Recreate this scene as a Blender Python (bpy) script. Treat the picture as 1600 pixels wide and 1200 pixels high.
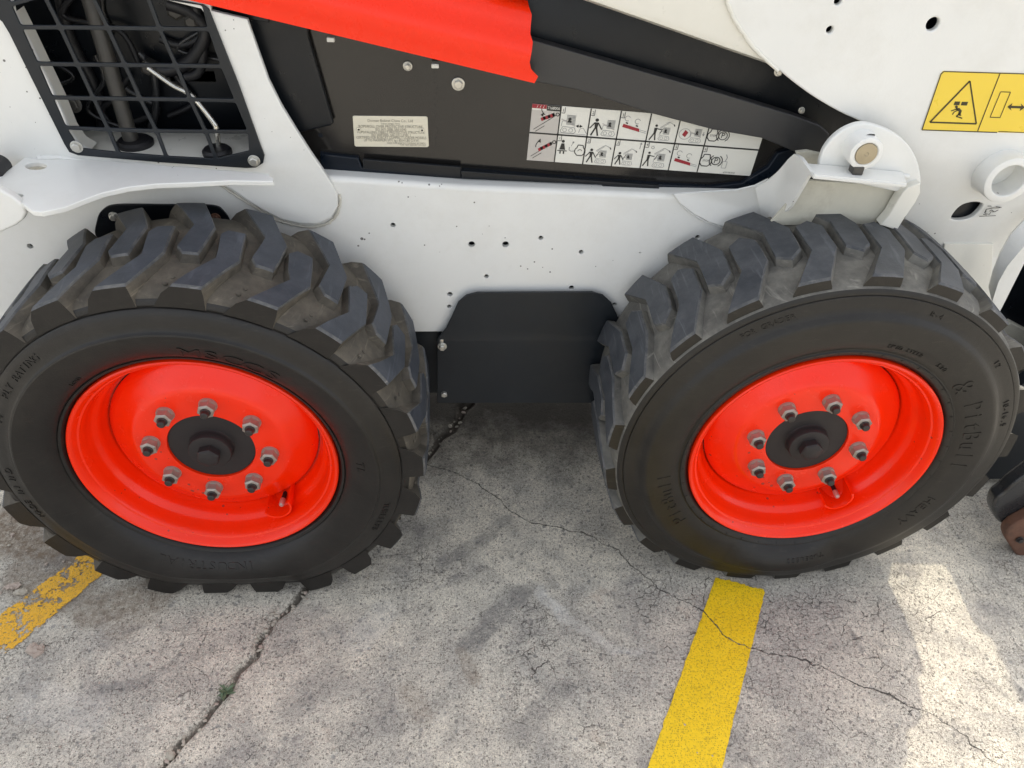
import bpy, bmesh, math, random
import numpy as np
from mathutils import Vector, Matrix

random.seed(7)
rng = np.random.default_rng(7)
SC = bpy.context.scene
COL = SC.collection
for o in list(bpy.data.objects):
    bpy.data.objects.remove(o)

# ------------------------------------------------------------------ camera
FPX = 1279.8                                   # focal length in pixels of a 1600 px wide picture
CAM = np.array([-0.0889, -1.0221, 1.3898])
YAW, PITCH, ROLL = 0.0735, 0.6964, 0.0416


def cam_axes():
    cy, sy, cp, sp, cr, sr = math.cos(YAW), math.sin(YAW), math.cos(PITCH), math.sin(PITCH), math.cos(ROLL), math.sin(ROLL)
    f = np.array([sy * cp, cy * cp, -sp])
    r = np.array([cy, -sy, 0.0])
    u = np.cross(r, f)
    return cr * r + sr * u, -sr * r + cr * u, f


RT, UP, FW = cam_axes()
cd = bpy.data.cameras.new('camera')
cam = bpy.data.objects.new('camera', cd)
COL.objects.link(cam)
cam.matrix_world = Matrix(((RT[0], UP[0], -FW[0], CAM[0]), (RT[1], UP[1], -FW[1], CAM[1]), (RT[2], UP[2], -FW[2], CAM[2]), (0, 0, 0, 1)))
cd.sensor_width = 36
cd.lens = FPX / 1600 * 36
cd.clip_start = 0.02
cd.clip_end = 500
SC.camera = cam

# ------------------------------------------------------------------ light
SUN_AZ, SUN_EL = math.radians(30), math.radians(45)     # azimuth from +Y towards +X, the sun stands behind the machine
world = bpy.data.worlds.new('World')
SC.world = world
world.use_nodes = True
wn, wl = world.node_tree.nodes, world.node_tree.links
bg = wn['Background']
sky = wn.new('ShaderNodeTexSky')
sky.sky_type = 'NISHITA'
sky.sun_disc = False
sky.sun_elevation = SUN_EL
sky.sun_rotation = SUN_AZ
sky.air_density = 1.0
sky.dust_density = 4.0
sky.ozone_density = 1.0
hs = wn.new('ShaderNodeHueSaturation')
hs.inputs['Saturation'].default_value = 0.28
wl.new(sky.outputs[0], hs.inputs['Color'])
wl.new(hs.outputs[0], bg.inputs['Color'])
bg.inputs['Strength'].default_value = 0.15
sd = bpy.data.lights.new('sun', 'SUN')
sd.energy = 0.95
sd.angle = math.radians(0.7)
sd.color = (1.0, 0.90, 0.70)
sun = bpy.data.objects.new('sun', sd)
COL.objects.link(sun)
S_DIR = Vector((math.sin(SUN_AZ) * math.cos(SUN_EL), math.cos(SUN_AZ) * math.cos(SUN_EL), math.sin(SUN_EL)))
sun.rotation_euler = S_DIR.to_track_quat('Z', 'Y').to_euler()
sun.location = S_DIR * 20
SC.view_settings.view_transform = 'Standard'
SC.view_settings.look = 'None'
SC.view_settings.exposure = 1.50
SC.view_settings.gamma = 1.0
SC.view_settings.use_curve_mapping = False
SC.render.engine = 'CYCLES'


# ------------------------------------------------------------------ helpers
def at(px, py, Y=None, Z=None):
    """the point of the plane y=Y (or z=Z) that the photograph shows at pixel (px, py)"""
    d = FW + (px - 800) / FPX * RT - (py - 600) / FPX * UP
    k = (Y - CAM[1]) / d[1] if Y is not None else (Z - CAM[2]) / d[2]
    return CAM + k * d


def mpp(px, py, Y):
    """metres per pixel on the plane y=Y at that pixel"""
    return float(np.linalg.norm(at(px + 1, py, Y=Y) - at(px, py, Y=Y)))


def smooth(me, deg=35):
    me.polygons.foreach_set('use_smooth', [True] * len(me.polygons))
    me.set_sharp_from_angle(angle=math.radians(deg))


def link(name, me, mats, parent=None, deg=35, loc=None, wn_=False):
    if mats is not None:
        for m in (mats if isinstance(mats, (list, tuple)) else [mats]):
            me.materials.append(m)
    if deg:
        smooth(me, deg)
    o = bpy.data.objects.new(name, me)
    COL.objects.link(o)
    if wn_:
        md_ = o.modifiers.new('weighted_normal', 'WEIGHTED_NORMAL')
        md_.keep_sharp = True
        md_.weight = 90
    if parent:
        o.parent = parent
    if loc is not None:
        o.location = loc
    return o


def tag(o, label=None, cat=None, group=None, kind=None):
    if label: o['label'] = label
    if cat: o['category'] = cat
    if group: o['group'] = group
    if kind: o['kind'] = kind
    return o


def pydata(name, v, f):
    me = bpy.data.meshes.new(name)
    me.from_pydata([tuple(map(float, a)) for a in v], [], f)
    me.update()
    return me


def bm_mesh(name, bm):
    me = bpy.data.meshes.new(name)
    bmesh.ops.recalc_face_normals(bm, faces=bm.faces)
    bm.to_mesh(me)
    bm.free()
    return me


def spline(pts, n=6, closed=True):
    """Catmull-Rom through the points"""
    P = [np.array(p, float) for p in pts]
    out = []
    N = len(P)
    rngi = range(N) if closed else range(N - 1)
    for i in rngi:
        p0, p1, p2, p3 = (P[(i - 1) % N], P[i], P[(i + 1) % N], P[(i + 2) % N]) if closed else (P[max(i - 1, 0)], P[i], P[i + 1], P[min(i + 2, N - 1)])
        for k in range(n):
            t = k / n
            out.append(0.5 * ((2 * p1) + (-p0 + p2) * t + (2 * p0 - 5 * p1 + 4 * p2 - p3) * t * t + (-p0 + 3 * p1 - 3 * p2 + p3) * t ** 3))
    if not closed:
        out.append(P[-1])
    return out


def curve_mesh(loops, thick, bevel, res=2):
    """2D loops (first outline, others holes) -> bevelled plate mesh, local XY, thickness along Z centred"""
    cu = bpy.data.curves.new('c', 'CURVE')
    cu.dimensions = '2D'
    cu.fill_mode = 'BOTH'
    for lp in loops:
        s = cu.splines.new('POLY')
        s.points.add(len(lp) - 1)
        for i, p in enumerate(lp):
            s.points[i].co = (float(p[0]), float(p[1]), 0, 1)
        s.use_cyclic_u = True
    cu.extrude = max(thick / 2 - bevel, 0.00001)
    cu.bevel_depth = bevel
    cu.bevel_resolution = res
    cu.offset = -bevel
    ob = bpy.data.objects.new('c', cu)
    COL.objects.link(ob)
    dg = bpy.context.evaluated_depsgraph_get()
    me = bpy.data.meshes.new_from_object(ob.evaluated_get(dg))
    bpy.data.objects.remove(ob)
    bm = bmesh.new()
    bm.from_mesh(me)
    bmesh.ops.remove_doubles(bm, verts=bm.verts, dist=1e-6)
    bm.to_mesh(me)
    bm.free()
    me.materials.clear()
    return me


def circ_px(cx, cy, r_m, Y, n=16):
    c = at(cx, cy, Y=Y)
    return [(c[0] + r_m * math.cos(2 * math.pi * k / n), c[2] + r_m * math.sin(2 * math.pi * k / n)) for k in range(n)]


def plate(name, pts, Y, thick, mat, parent, bevel=0.0015, holes=(), cut=None, bend=None, deg=35, px=True):
    """upright plate; its front face lies on y=Y; pts are pixels of the photograph on that plane (or x,z if px=False)"""
    lp = [(lambda q: (q[0], q[2]))(at(a[0], a[1], Y=Y)) for a in pts] if px else list(pts)
    me = curve_mesh([lp] + list(holes), thick, bevel)
    me.transform(Matrix(((1, 0, 0, 0), (0, 0, -1, Y + thick / 2), (0, 1, 0, 0), (0, 0, 0, 1))))
    if bend:
        bm = bmesh.new()
        bm.from_mesh(me)
        for (zb, slope) in bend:
            g = bm.verts[:] + bm.edges[:] + bm.faces[:]
            bmesh.ops.bisect_plane(bm, geom=g, plane_co=(0, 0, zb), plane_no=(0, 0, 1), dist=1e-6)
            for v in bm.verts:
                if v.co.z < zb:
                    v.co.y += (zb - v.co.z) * slope
        bm.to_mesh(me)
        bm.free()
    me.update()
    return link(name, me, mat, parent, deg, None, True)


def box_bm(bm, x0, x1, y0, y1, z0, z1, bev=0.0):
    r = bmesh.ops.create_cube(bm, size=1)
    vs = r['verts']
    for v in vs:
        v.co = ((x0 + x1) / 2 + v.co.x * (x1 - x0), (y0 + y1) / 2 + v.co.y * (y1 - y0), (z0 + z1) / 2 + v.co.z * (z1 - z0))
    if bev:
        es = list({e for v in vs for e in v.link_edges})
        bmesh.ops.bevel(bm, geom=es, offset=bev, segments=2, affect='EDGES', profile=0.5)


def box(name, x0, x1, y0, y1, z0, z1, mat, parent=None, bev=0.004):
    bm = bmesh.new()
    box_bm(bm, x0, x1, y0, y1, z0, z1, bev)
    return link(name, bm_mesh(name, bm), mat, parent)


def tube_data(path, r, n=12, closed_ends=True):
    P = [Vector(p) for p in path]
    rr = r if isinstance(r, (list, tuple)) else [r] * len(P)
    v, f = [], []
    nrm = None
    for i, p in enumerate(P):
        t = (P[min(i + 1, len(P) - 1)] - P[max(i - 1, 0)]).normalized()
        if nrm is None:
            nrm = t.orthogonal().normalized()
        nrm = (nrm - t * nrm.dot(t)).normalized()
        b = t.cross(nrm)
        for k in range(n):
            a = 2 * math.pi * k / n
            v.append(p + (nrm * math.cos(a) + b * math.sin(a)) * rr[i])
    for i in range(len(P) - 1):
        for k in range(n):
            f.append((i * n + k, i * n + (k + 1) % n, (i + 1) * n + (k + 1) % n, (i + 1) * n + k))
    if closed_ends:
        f.append(tuple(range(n))[::-1])
        f.append(tuple((len(P) - 1) * n + k for k in range(n)))
    return v, f


def tube(name, path, r, mat, parent=None, n=12):
    v, f = tube_data(path, r, n)
    bm = bmesh.new()
    me = pydata(name, v, f)
    bm.from_mesh(me)
    return link(name, bm_mesh(name, bm), mat, parent, 40)


def lathe(profile, n, closed=False):
    """profile of (y, R) spun about the Y axis; angle from top, clockwise seen from -Y"""
    v, f = [], []
    m = len(profile)
    for k in range(n):
        a = 2 * math.pi * k / n
        for (y, R) in profile:
            v.append((R * math.sin(a), y, R * math.cos(a)))
    for k in range(n):
        k2 = (k + 1) % n
        for j in range(m - 1 if not closed else m):
            j2 = (j + 1) % m
            f.append((k * m + j, k2 * m + j, k2 * m + j2, k * m + j2))
    return v, f


def lathe_obj(name, profile, n, mat, parent, loc=(0, 0, 0), deg=30):
    v, f = lathe(profile, n)
    me = pydata(name, v, f)
    bm = bmesh.new()
    bm.from_mesh(me)
    bmesh.ops.remove_doubles(bm, verts=bm.verts, dist=1e-6)
    return link(name, bm_mesh(name, bm), mat, parent, deg, loc)


def hexprism(r, y0, y1, ch=0.0012, rot=0.0):
    """hexagon about the Y axis, front face at y0 (towards the camera) with a chamfer"""
    v = []
    for (y, rr) in ((y1, r), (y0 + ch, r), (y0, r - ch * 1.6)):
        for k in range(6):
            a = rot + k * math.pi / 3
            v.append((rr * math.sin(a), y, rr * math.cos(a)))
    f = []
    for j in range(2):
        for k in range(6):
            f.append((j * 6 + k, j * 6 + (k + 1) % 6, (j + 1) * 6 + (k + 1) % 6, (j + 1) * 6 + k))
    f.append(tuple(range(12, 18)))
    return v, f


def merge(parts):
    """[(verts, faces, material index)] -> one mesh"""
    V, F, M = [], [], []
    for v, f, mi in parts:
        o = len(V)
        V += [tuple(map(float, a)) for a in v]
        F += [tuple(i + o for i in a) for a in f]
        M += [mi] * len(f)
    me = bpy.data.meshes.new('m')
    me.from_pydata(V, [], F)
    me.polygons.foreach_set('material_index', M)
    bm = bmesh.new()
    bm.from_mesh(me)
    bmesh.ops.recalc_face_normals(bm, faces=bm.faces)
    bm.to_mesh(me)
    bm.free()
    return me


TXT = {}


def text_geo(body, size=1.0, extrude=0.0):
    key = (body, extrude)
    if key not in TXT:
        cu = bpy.data.curves.new('t', 'FONT')
        cu.body = body
        cu.size = 1.0
        cu.extrude = extrude
        cu.align_x = 'CENTER'
        cu.align_y = 'CENTER'
        cu.resolution_u = 3
        ob = bpy.data.objects.new('t', cu)
        COL.objects.link(ob)
        dg = bpy.context.evaluated_depsgraph_get()
        me = bpy.data.meshes.new_from_object(ob.evaluated_get(dg))
        bpy.data.objects.remove(ob)
        TXT[key] = ([tuple(v.co) for v in me.vertices], [tuple(p.vertices) for p in me.polygons])
    v, f = TXT[key]
    return [(a[0] * size, a[1] * size, a[2]) for a in v], f


# ------------------------------------------------------------------ materials
def new_mat(name):
    m = bpy.data.materials.new(name)
    m.use_nodes = True
    return m, m.node_tree.nodes, m.node_tree.links, m.node_tree.nodes['Principled BSDF']


def N(nodes, t, **kw):
    n = nodes.new(t)
    for k, v in kw.items():
        setattr(n, k, v)
    return n


def ramp(nodes, pts, interp='LINEAR'):
    r = nodes.new('ShaderNodeValToRGB')
    r.color_ramp.interpolation = interp
    while len(r.color_ramp.elements) < len(pts):
        r.color_ramp.elements.new(0.5)
    for e, (p, c) in zip(r.color_ramp.elements, pts):
        e.position = p
        e.color = (c, c, c, 1) if not isinstance(c, tuple) else (*c, 1)
    return r


def noise(nodes, links, co, scale, detail=4, rough=0.55, dist=0.0):
    n = nodes.new('ShaderNodeTexNoise')
    n.inputs['Scale'].default_value = scale
    n.inputs['Detail'].default_value = detail
    n.inputs['Roughness'].default_value = rough
    n.inputs['Distortion'].default_value = dist
    links.new(co, n.inputs['Vector'])
    return n


def mix(nodes, links, fac, a, b, mode='MIX'):
    m = nodes.new('ShaderNodeMix')
    m.data_type = 'RGBA'
    m.blend_type = mode
    for s, val in ((m.inputs['Factor'], fac), (m.inputs['A'], a), (m.inputs['B'], b)):
        if isinstance(val, bpy.types.NodeSocket):
            links.new(val, s)
        elif isinstance(val, (int, float)):
            s.default_value = val if s.type == 'VALUE' else (val, val, val, 1)
        else:
            s.default_value = (*val, 1)
    return m.outputs['Result']


def mth(nodes, links, op, a, b=None, clamp=False):
    m = nodes.new('ShaderNodeMath')
    m.operation = op
    m.use_clamp = clamp
    for i, val in enumerate((a, b)):
        if val is None: continue
        if isinstance(val, bpy.types.NodeSocket): links.new(val, m.inputs[i])
        else: m.inputs[i].default_value = val
    return m.outputs[0]


def bump(nodes, links, h, strength, dist, prev=None):
    b = nodes.new('ShaderNodeBump')
    b.inputs['Strength'].default_value = strength
    b.inputs['Distance'].default_value = dist
    links.new(h, b.inputs['Height'])
    if prev is not None: links.new(prev, b.inputs['Normal'])
    return b.outputs[0]


def paint(name, col, rough=0.35, dirt=0.0, dirtcol=(0.12, 0.10, 0.075), coat=0.3, splat=0.0, metallic=0.0, peel=0.15, mottle=0.0, spec=0.5):
    m, n, l, p = new_mat(name)
    tc = N(n, 'ShaderNodeTexCoord')
    co = tc.outputs['Object']
    c = col
    big = noise(n, l, co, 5, 5, 0.6)
    out = mix(n, l, ramp_out(n, l, big.outputs[0], [(0.35, 0.0), (0.75, 1.0)]), tuple(col), tuple(x * (1 - mottle) for x in col))
    if dirt:
        dn = noise(n, l, co, 9, 8, 0.72)
        d = ramp_out(n, l, dn.outputs[0], [(0.48, 0.0), (0.78, dirt)])
        out = mix(n, l, d, out, dirtcol)
    if splat:
        # fine flung specks and short scratches
        v = N(n, 'ShaderNodeTexVoronoi'); v.inputs['Scale'].default_value = 70
        l.new(co, v.inputs['Vector'])
        w = noise(n, l, co, 7, 4, 0.6)
        thr = mth(n, l, 'MULTIPLY', ramp_out(n, l, w.outputs[0], [(0.46, 0.0), (0.78, 1.0)]), 0.30)
        sp = mth(n, l, 'LESS_THAN', v.outputs['Distance'], thr)
        cell = mth(n, l, 'GREATER_THAN', v.outputs['Color'], 0.62)
        sp = mth(n, l, 'MULTIPLY', mth(n, l, 'MULTIPLY', sp, cell), splat)
        out = mix(n, l, sp, out, (0.06, 0.05, 0.04))
    l.new(out, p.inputs['Base Color'])
    rn = noise(n, l, co, 30, 5, 0.6)
    l.new(ramp_out(n, l, rn.outputs[0], [(0.3, rough * 0.8), (0.8, min(1, rough * 1.3))]), p.inputs['Roughness'])
    p.inputs['Metallic'].default_value = metallic
    p.inputs['Specular IOR Level'].default_value = spec
    p.inputs['Coat Weight'].default_value = coat
    p.inputs['Coat Roughness'].default_value = 0.12
    on = noise(n, l, co, 260, 2, 0.5)
    l.new(bump(n, l, on.outputs[0], peel, 0.0008), p.inputs['Normal'])
    return m


def ramp_out(n, l, src, pts):
    r = ramp(n, pts)
    l.new(src, r.inputs[0])
    return r.outputs[0]


M_WHITE = paint('white_paint', (0.79, 0.79, 0.755), 0.38, 0.20, (0.50, 0.46, 0.37), 0.2, splat=0.85, mottle=0.05)
M_CREAM = paint('cream_white_paint', (0.78, 0.765, 0.69), 0.32, 0.10, (0.5, 0.44, 0.33), 0.3, mottle=0.04)
M_WHITE_DIRTY = paint('grimy_white_paint', (0.66, 0.64, 0.54), 0.5, 0.55, (0.22, 0.18, 0.12), 0.05, splat=1.0, mottle=0.3)
M_BLACK = paint('black_paint', (0.006, 0.008, 0.011), 0.32, 0.04, (0.03, 0.028, 0.025), 0.0, mottle=0.2, spec=0.35)
M_SATIN = paint('satin_black_plate', (0.012, 0.016, 0.021), 0.40, 0.14, (0.05, 0.048, 0.044), 0.0, mottle=0.3, spec=0.4)
M_CAB = paint('charcoal_cab_paint', (0.014, 0.0130, 0.0125), 0.16, 0.07, (0.06, 0.054, 0.046), 0.1, mottle=0.25, peel=0.05, spec=0.5)
M_LINK = paint('dark_grey_link_paint', (0.038, 0.038, 0.039), 0.36, 0.05, (0.07, 0.065, 0.06), 0.0, mottle=0.1, spec=0.45)
M_NAVY = paint('blue_black_plastic', (0.005, 0.009, 0.016), 0.30, 0.02, (0.02, 0.02, 0.02), 0.0, spec=0.25)
M_RED = paint('red_orange_paint', (0.96, 0.026, 0.0005), 0.28, 0.05, (0.8, 0.03, 0.005), 0.04, mottle=0.02, peel=0.15, spec=0.35)
M_RIM = paint('rim_red_paint', (0.97, 0.027, 0.0005), 0.24, 0.26, (0.62, 0.035, 0.012), 0.04, splat=0.6, mottle=0.05, peel=0.3, spec=0.38)
M_DARKPRINT = paint('printing_ink', (0.02, 0.02, 0.018), 0.5, coat=0)
M_GREYPRINT = paint('grey_printing_ink', (0.30, 0.30, 0.29), 0.5, coat=0)
M_REDPRINT = paint('crimson_printing_ink', (0.32, 0.02, 0.03), 0.5, coat=0)
M_DECAL = paint('white_decal_film', (0.74, 0.73, 0.66), 0.35, coat=0.3)
M_DECALG = paint('grey_decal_film', (0.50, 0.47, 0.43), 0.35, coat=0.3)
M_YELLOW = paint('yellow_decal_film', (0.86, 0.62, 0.05), 0.32, coat=0.3, mottle=0.03)
M_OLIVE = paint('decal_black_ink', (0.045, 0.035, 0.008), 0.5, coat=0)
M_ALU = paint('data_plate_metal', (0.70, 0.665, 0.54), 0.38, 0.1, (0.5, 0.45, 0.36), 0, metallic=0.15)
M_PIN = paint('worn_pin_face', (0.42, 0.36, 0.25), 0.45, 0.5, (0.24, 0.19, 0.12), 0, metallic=0.55)
M_ZINC = paint('zinc_plated_steel', (0.60, 0.59, 0.54), 0.34, 0.5, (0.28, 0.22, 0.15), 0, metallic=0.75)
M_NUT = paint("weathered_nut_steel", (0.40, 0.375, 0.33), 0.42, 0.85, (0.13, 0.085, 0.065), 0, metallic=0.45)
M_STUD = paint('black_oxide_stud', (0.035, 0.03, 0.028), 0.45, 0.3, (0.10, 0.09, 0.08), 0, metallic=0.3)
M_HUB = paint('black_hub_paint', (0.028, 0.024, 0.024), 0.5, 0.2, (0.06, 0.05, 0.04), 0, mottle=0.2, spec=0.3)
M_CHROME = paint('polished_steel', (0.66, 0.64, 0.58), 0.18, 0.2, (0.3, 0.27, 0.2), 0, metallic=0.95, peel=0.02)
M_HOSE = paint('black_rubber_hose', (0.011, 0.011, 0.013), 0.5, 0.3, (0.06, 0.055, 0.05), 0, peel=0.4)
M_GREASE = paint('greasy_black_steel', (0.022, 0.023, 0.025), 0.26, 0.4, (0.07, 0.06, 0.05), 0.2, peel=0.5)
M_RUST = paint('rusty_steel', (0.15, 0.070, 0.042), 0.75, 1.0, (0.03, 0.022, 0.018), 0, peel=1.0, mottle=0.5, splat=1.0)
M_TUBEGREY = paint('grey_steel_tube', (0.05, 0.047, 0.041), 0.4, 0.2, (0.08, 0.07, 0.06), 0.1)
M_WELD = paint('painted_weld', (0.60, 0.58, 0.51), 0.5, 0.5, (0.35, 0.3, 0.22), 0.1, peel=0.8)

m, n, l, p = new_mat('tinted_glass')
p.inputs['Base Color'].default_value = (0.045, 0.070, 0.064, 1)
p.inputs['Roughness'].default_value = 0.06
p.inputs['Specular IOR Level'].default_value = 0.4
p.inputs['IOR'].default_value = 1.45
M_GLASS = m


def rubber(name, col, col2, rough, scale=14, bumpiness=0.4):
    m, n, l, p = new_mat(name)
    tc = N(n, 'ShaderNodeTexCoord'); co = tc.outputs['Object']
    a = noise(n, l, co, scale, 8, 0.68)
    b = noise(n, l, co, 90, 4, 0.6)
    c = mix(n, l, ramp_out(n, l, a.outputs[0], [(0.38, 0.0), (0.72, 1.0)]), col, col2)
    c = mix(n, l, ramp_out(n, l, b.outputs[0], [(0.3, 0.0), (0.8, 0.35)]), c, tuple(x * 0.55 for x in col))
    # pale scuffs
    mp = N(n, 'ShaderNodeMapping'); mp.inputs['Scale'].default_value = (35, 9, 220); mp.inputs['Rotation'].default_value = (0.4, 0.5, 0.3)
    l.new(co, mp.inputs['Vector'])
    s = noise(n, l, mp.outputs[0], 1.0, 3, 0.6)
    c = mix(n, l, ramp_out(n, l, s.outputs[0], [(0.60, 0.0), (0.80, 0.35)]), c, tuple(min(1, x * 2.4) for x in col2))
    l.new(c, p.inputs['Base Color'])
    l.new(ramp_out(n, l, a.outputs[0], [(0.3, rough * 0.85), (0.8, min(1, rough * 1.25))]), p.inputs['Roughness'])
    p.inputs['Specular IOR Level'].default_value = 0.36
    f = noise(n, l, co, 420, 3, 0.6)
    nb = bump(n, l, f.outputs[0], bumpiness, 0.0006)
    l.new(bump(n, l, a.outputs[0], 0.25, 0.003, nb), p.inputs['Normal'])
    return m


M_SIDE = rubber('tyre_sidewall_rubber', (0.0115, 0.0105, 0.0095), (0.021, 0.0185, 0.016), 0.38)
M_SIDE2 = rubber('tyre_sidewall_rubber_brown', (0.0135, 0.0120, 0.0102), (0.024, 0.0212, 0.0172), 0.40)
M_LUG = rubber('tread_block_rubber', (0.042, 0.048, 0.059), (0.076, 0.083, 0.098), 0.48, 18)
M_LUG2 = rubber('tread_block_rubber_grey', (0.050, 0.055, 0.063), (0.105, 0.110, 0.118), 0.50, 22)
M_SCUFF = rubber('scuffed_rubber_edge', (0.060, 0.064, 0.070), (0.17, 0.165, 0.155), 0.6, 40, 0.8)
M_GROOVE = rubber('dusty_tread_groove', (0.062, 0.055, 0.044), (0.150, 0.130, 0.100), 0.72, 16, 0.9)
M_GROOVE2 = rubber('pale_dusty_tread_groove', (0.100, 0.096, 0.086), (0.23, 0.22, 0.19), 0.75, 18, 0.9)

# ------------------------------------------------------------------ ground
JOINT = [(-0.077 + 0.92, 0.56 + 1.62), (-0.077, 0.56), (-0.185, 0.365), (-0.29, 0.19), (-0.397, 0.035), (-0.430, -0.03), (-0.470, -0.099), (-0.526, -0.229), (-0.603, -0.359), (-1.4, -1.75)]
CR_PX = [(560, 700), (640, 716), (700, 735), (740, 752), (775, 775), (800, 800), (830, 817), (880, 825), (920, 836), (960, 856), (1000, 893), (1030, 920), (1060, 936), (1100, 955),
         (1130, 993), (1170, 1013), (1200, 1022), (1260, 1030), (1300, 1050), (1340, 1070), (1390, 1085), (1420, 1105), (1450, 1112), (1500, 1145), (1550, 1190), (1640, 1250)]


def grid_axis(lo, hi, step, far):
    a = list(np.arange(lo, hi + step / 2, step))
    s, x = step, a[-1]
    while x < far:
        s *= 1.35; x += s; a.append(x)
    s, x = step, a[0]
    b = []
    while x > -far:
        s *= 1.35; x -= s; b.append(x)
    return np.array(b[::-1] + a)


def seg_dist(X, Y, pts):
    d = np.full(X.shape, 9.0)
    for (a, b) in zip(pts[:-1], pts[1:]):
        ax, ay, bx, by = a[0], a[1], b[0], b[1]
        L = (bx - ax) ** 2 + (by - ay) ** 2 + 1e-12
        t = np.clip(((X - ax) * (bx - ax) + (Y - ay) * (by - ay)) / L, 0, 1)
        d = np.minimum(d, np.hypot(X - ax - t * (bx - ax), Y - ay - t * (by - ay)))
    return d


def seg_signed(X, Y, pts):
    d = np.full(X.shape, 9.0)
    sg = np.ones(X.shape)
    for (a, b) in zip(pts[:-1], pts[1:]):
        ax, ay, bx, by = a[0], a[1], b[0], b[1]
        L = (bx - ax) ** 2 + (by - ay) ** 2 + 1e-12
        t = np.clip(((X - ax) * (bx - ax) + (Y - ay) * (by - ay)) / L, 0, 1)
        dd = np.hypot(X - ax - t * (bx - ax), Y - ay - t * (by - ay))
        m_ = dd < d
        sg = np.where(m_, np.sign((bx - ax) * (Y - ay) - (by - ay) * (X - ax)), sg)
        d = np.where(m_, dd, d)
    return d * sg


def vnoise(X, Y, s, seed):
    r = np.random.default_rng(seed).random((256, 256))
    x, y = X * s, Y * s
    xi, yi = np.floor(x).astype(int), np.floor(y).astype(int)
    fx, fy = x - xi, y - yi
    fx = fx * fx * (3 - 2 * fx); fy = fy * fy * (3 - 2 * fy)
    g = lambda i, j: r[i % 256, j % 256]
    return (g(xi, yi) * (1 - fx) * (1 - fy) + g(xi + 1, yi) * fx * (1 - fy) + g(xi, yi + 1) * (1 - fx) * fy + g(xi + 1, yi + 1) * fx * fy) - 0.5


def wander(pts, step, amp, seed):
    r = np.random.default_rng(seed)
    out = []
    for a, b in zip(pts[:-1], pts[1:]):
        L = math.hypot(b[0] - a[0], b[1] - a[1])
        k = max(1, int(L / step))
        for i in range(k):
            t = i / k
            j = r.normal(0, amp, 2) if i else (0, 0)
            out.append((a[0] + (b[0] - a[0]) * t + j[0], a[1] + (b[1] - a[1]) * t + j[1]))
    out.append(pts[-1])
    return out


JOINT_W = wander(JOINT, 0.022, 0.0045, 3)
CRACK_W = wander([tuple(at(a, b, Z=0)[:2]) for a, b in CR_PX], 0.012, 0.0022, 4)
gx = grid_axis(-1.45, 1.45, 0.005, 60)
gy = grid_axis(-0.75, 0.95, 0.005, 60)
GX, GY = np.meshgrid(gx, gy)
dj = seg_dist(GX, GY, JOINT_W)
dc = seg_signed(GX, GY, CRACK_W)
# rubber smears, pale scrapes and brown mud, as dragged strokes: px x0,y0,x1,y1, half width m, strength
DARK = [(735, 1005, 815, 925, .022, .9), (760, 975, 830, 915, .016, .6), (690, 880, 770, 835, .014, .7), (760, 835, 790, 810, .015, .6), (810, 1150, 880, 1075, .022, .55),
        (850, 890, 870, 915, .012, .5), (160, 1080, 235, 1062, .014, .75), (230, 1060, 330, 1010, .012, .4), (0, 1160, 300, 1060, .03, .35), (640, 860, 690, 820, .03, .45),
        (860, 1100, 885, 1075, .012, .4), (1330, 990, 1345, 1015, .006, .8), (1425, 1015, 1440, 1045, .006, .9), (1525, 1050, 1570, 1090, .005, .8), (1370, 1000, 1380, 1012, .005, .6),
        (1575, 1060, 1600, 1085, .008, .8), (680, 640, 800, 650, .05, .5), (800, 650, 900, 655, .05, .5), (450, 1110, 520, 1060, .03, .4), (540, 1150, 600, 1120, .03, .4),
        (1130, 1160, 1230, 1190, .03, .45), (700, 700, 720, 690, .03, .3)]
PALE = [(845, 925, 880, 965, .014, .8), (880, 965, 960, 1015, .01, .4), (960, 1020, 1000, 1015, .008, .5), (600, 960, 560, 1000, .03, .35), (60, 1100, 140, 1120, .04, .3)]
MUD = [(10, 830, 120, 850, .07, 1.0), (40, 900, 110, 930, .05, .7), (150, 950, 240, 930, .045, .75), (190, 985, 260, 930, .03, .4), (640, 1080, 660, 1120, .02, .35), (20, 820, 60, 830, .05, .6), (720, 1020, 740, 1060, .012, .5)]


def strokes(L):
    acc = np.zeros(GX.shape)
    core = (abs(GX) < 1.6) & (GY > -1) & (GY < 1.1)
    X, Y = GX[core], GY[core]
    a = np.zeros(X.shape)
    for (x0, y0, x1, y1, w, s) in L:
        p0, p1 = at(x0, y0, Z=0), at(x1, y1, Z=0)
        d = seg_dist(X + 0.012 * vnoise(X, Y, 30, 8), Y + 0.012 * vnoise(X, Y, 30, 9), [p0[:2], p1[:2]])
        a = np.maximum(a, s * np.clip(2.6 - 2.2 * d / w, 0, 1))
    acc[core] = a
    return acc


zz = np.zeros(GX.shape)
zz += 0.0022 * vnoise(GX, GY, 9, 1) + 0.0016 * vnoise(GX, GY, 31, 2) + 0.0009 * vnoise(GX, GY, 75, 5)
side = np.sign(GX - np.interp(GY, [p[1] for p in JOINT[::-1]], [p[0] for p in JOINT[::-1]]))
wj = 0.0068 + 0.007 * vnoise(GX, GY, 22, 6) + np.where(GY > 0.25, 0.004, 0)
zz -= 0.012 * np.clip(1.25 - dj / np.maximum(wj, 0.003), 0, 1)
zz -= 0.002 * np.exp(-(dj / 0.03) ** 2)
zz *= np.where((abs(GX) < 3) & (abs(GY) < 3), 1, 0)
ny, nx = GX.shape
idx = np.arange(nx * ny).reshape(ny, nx)
quads = np.stack([idx[:-1, :-1], idx[:-1, 1:], idx[1:, 1:], idx[1:, :-1]], -1).reshape(-1, 4)
gme = bpy.data.meshes.new('ground')
gme.vertices.add(nx * ny)
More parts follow.
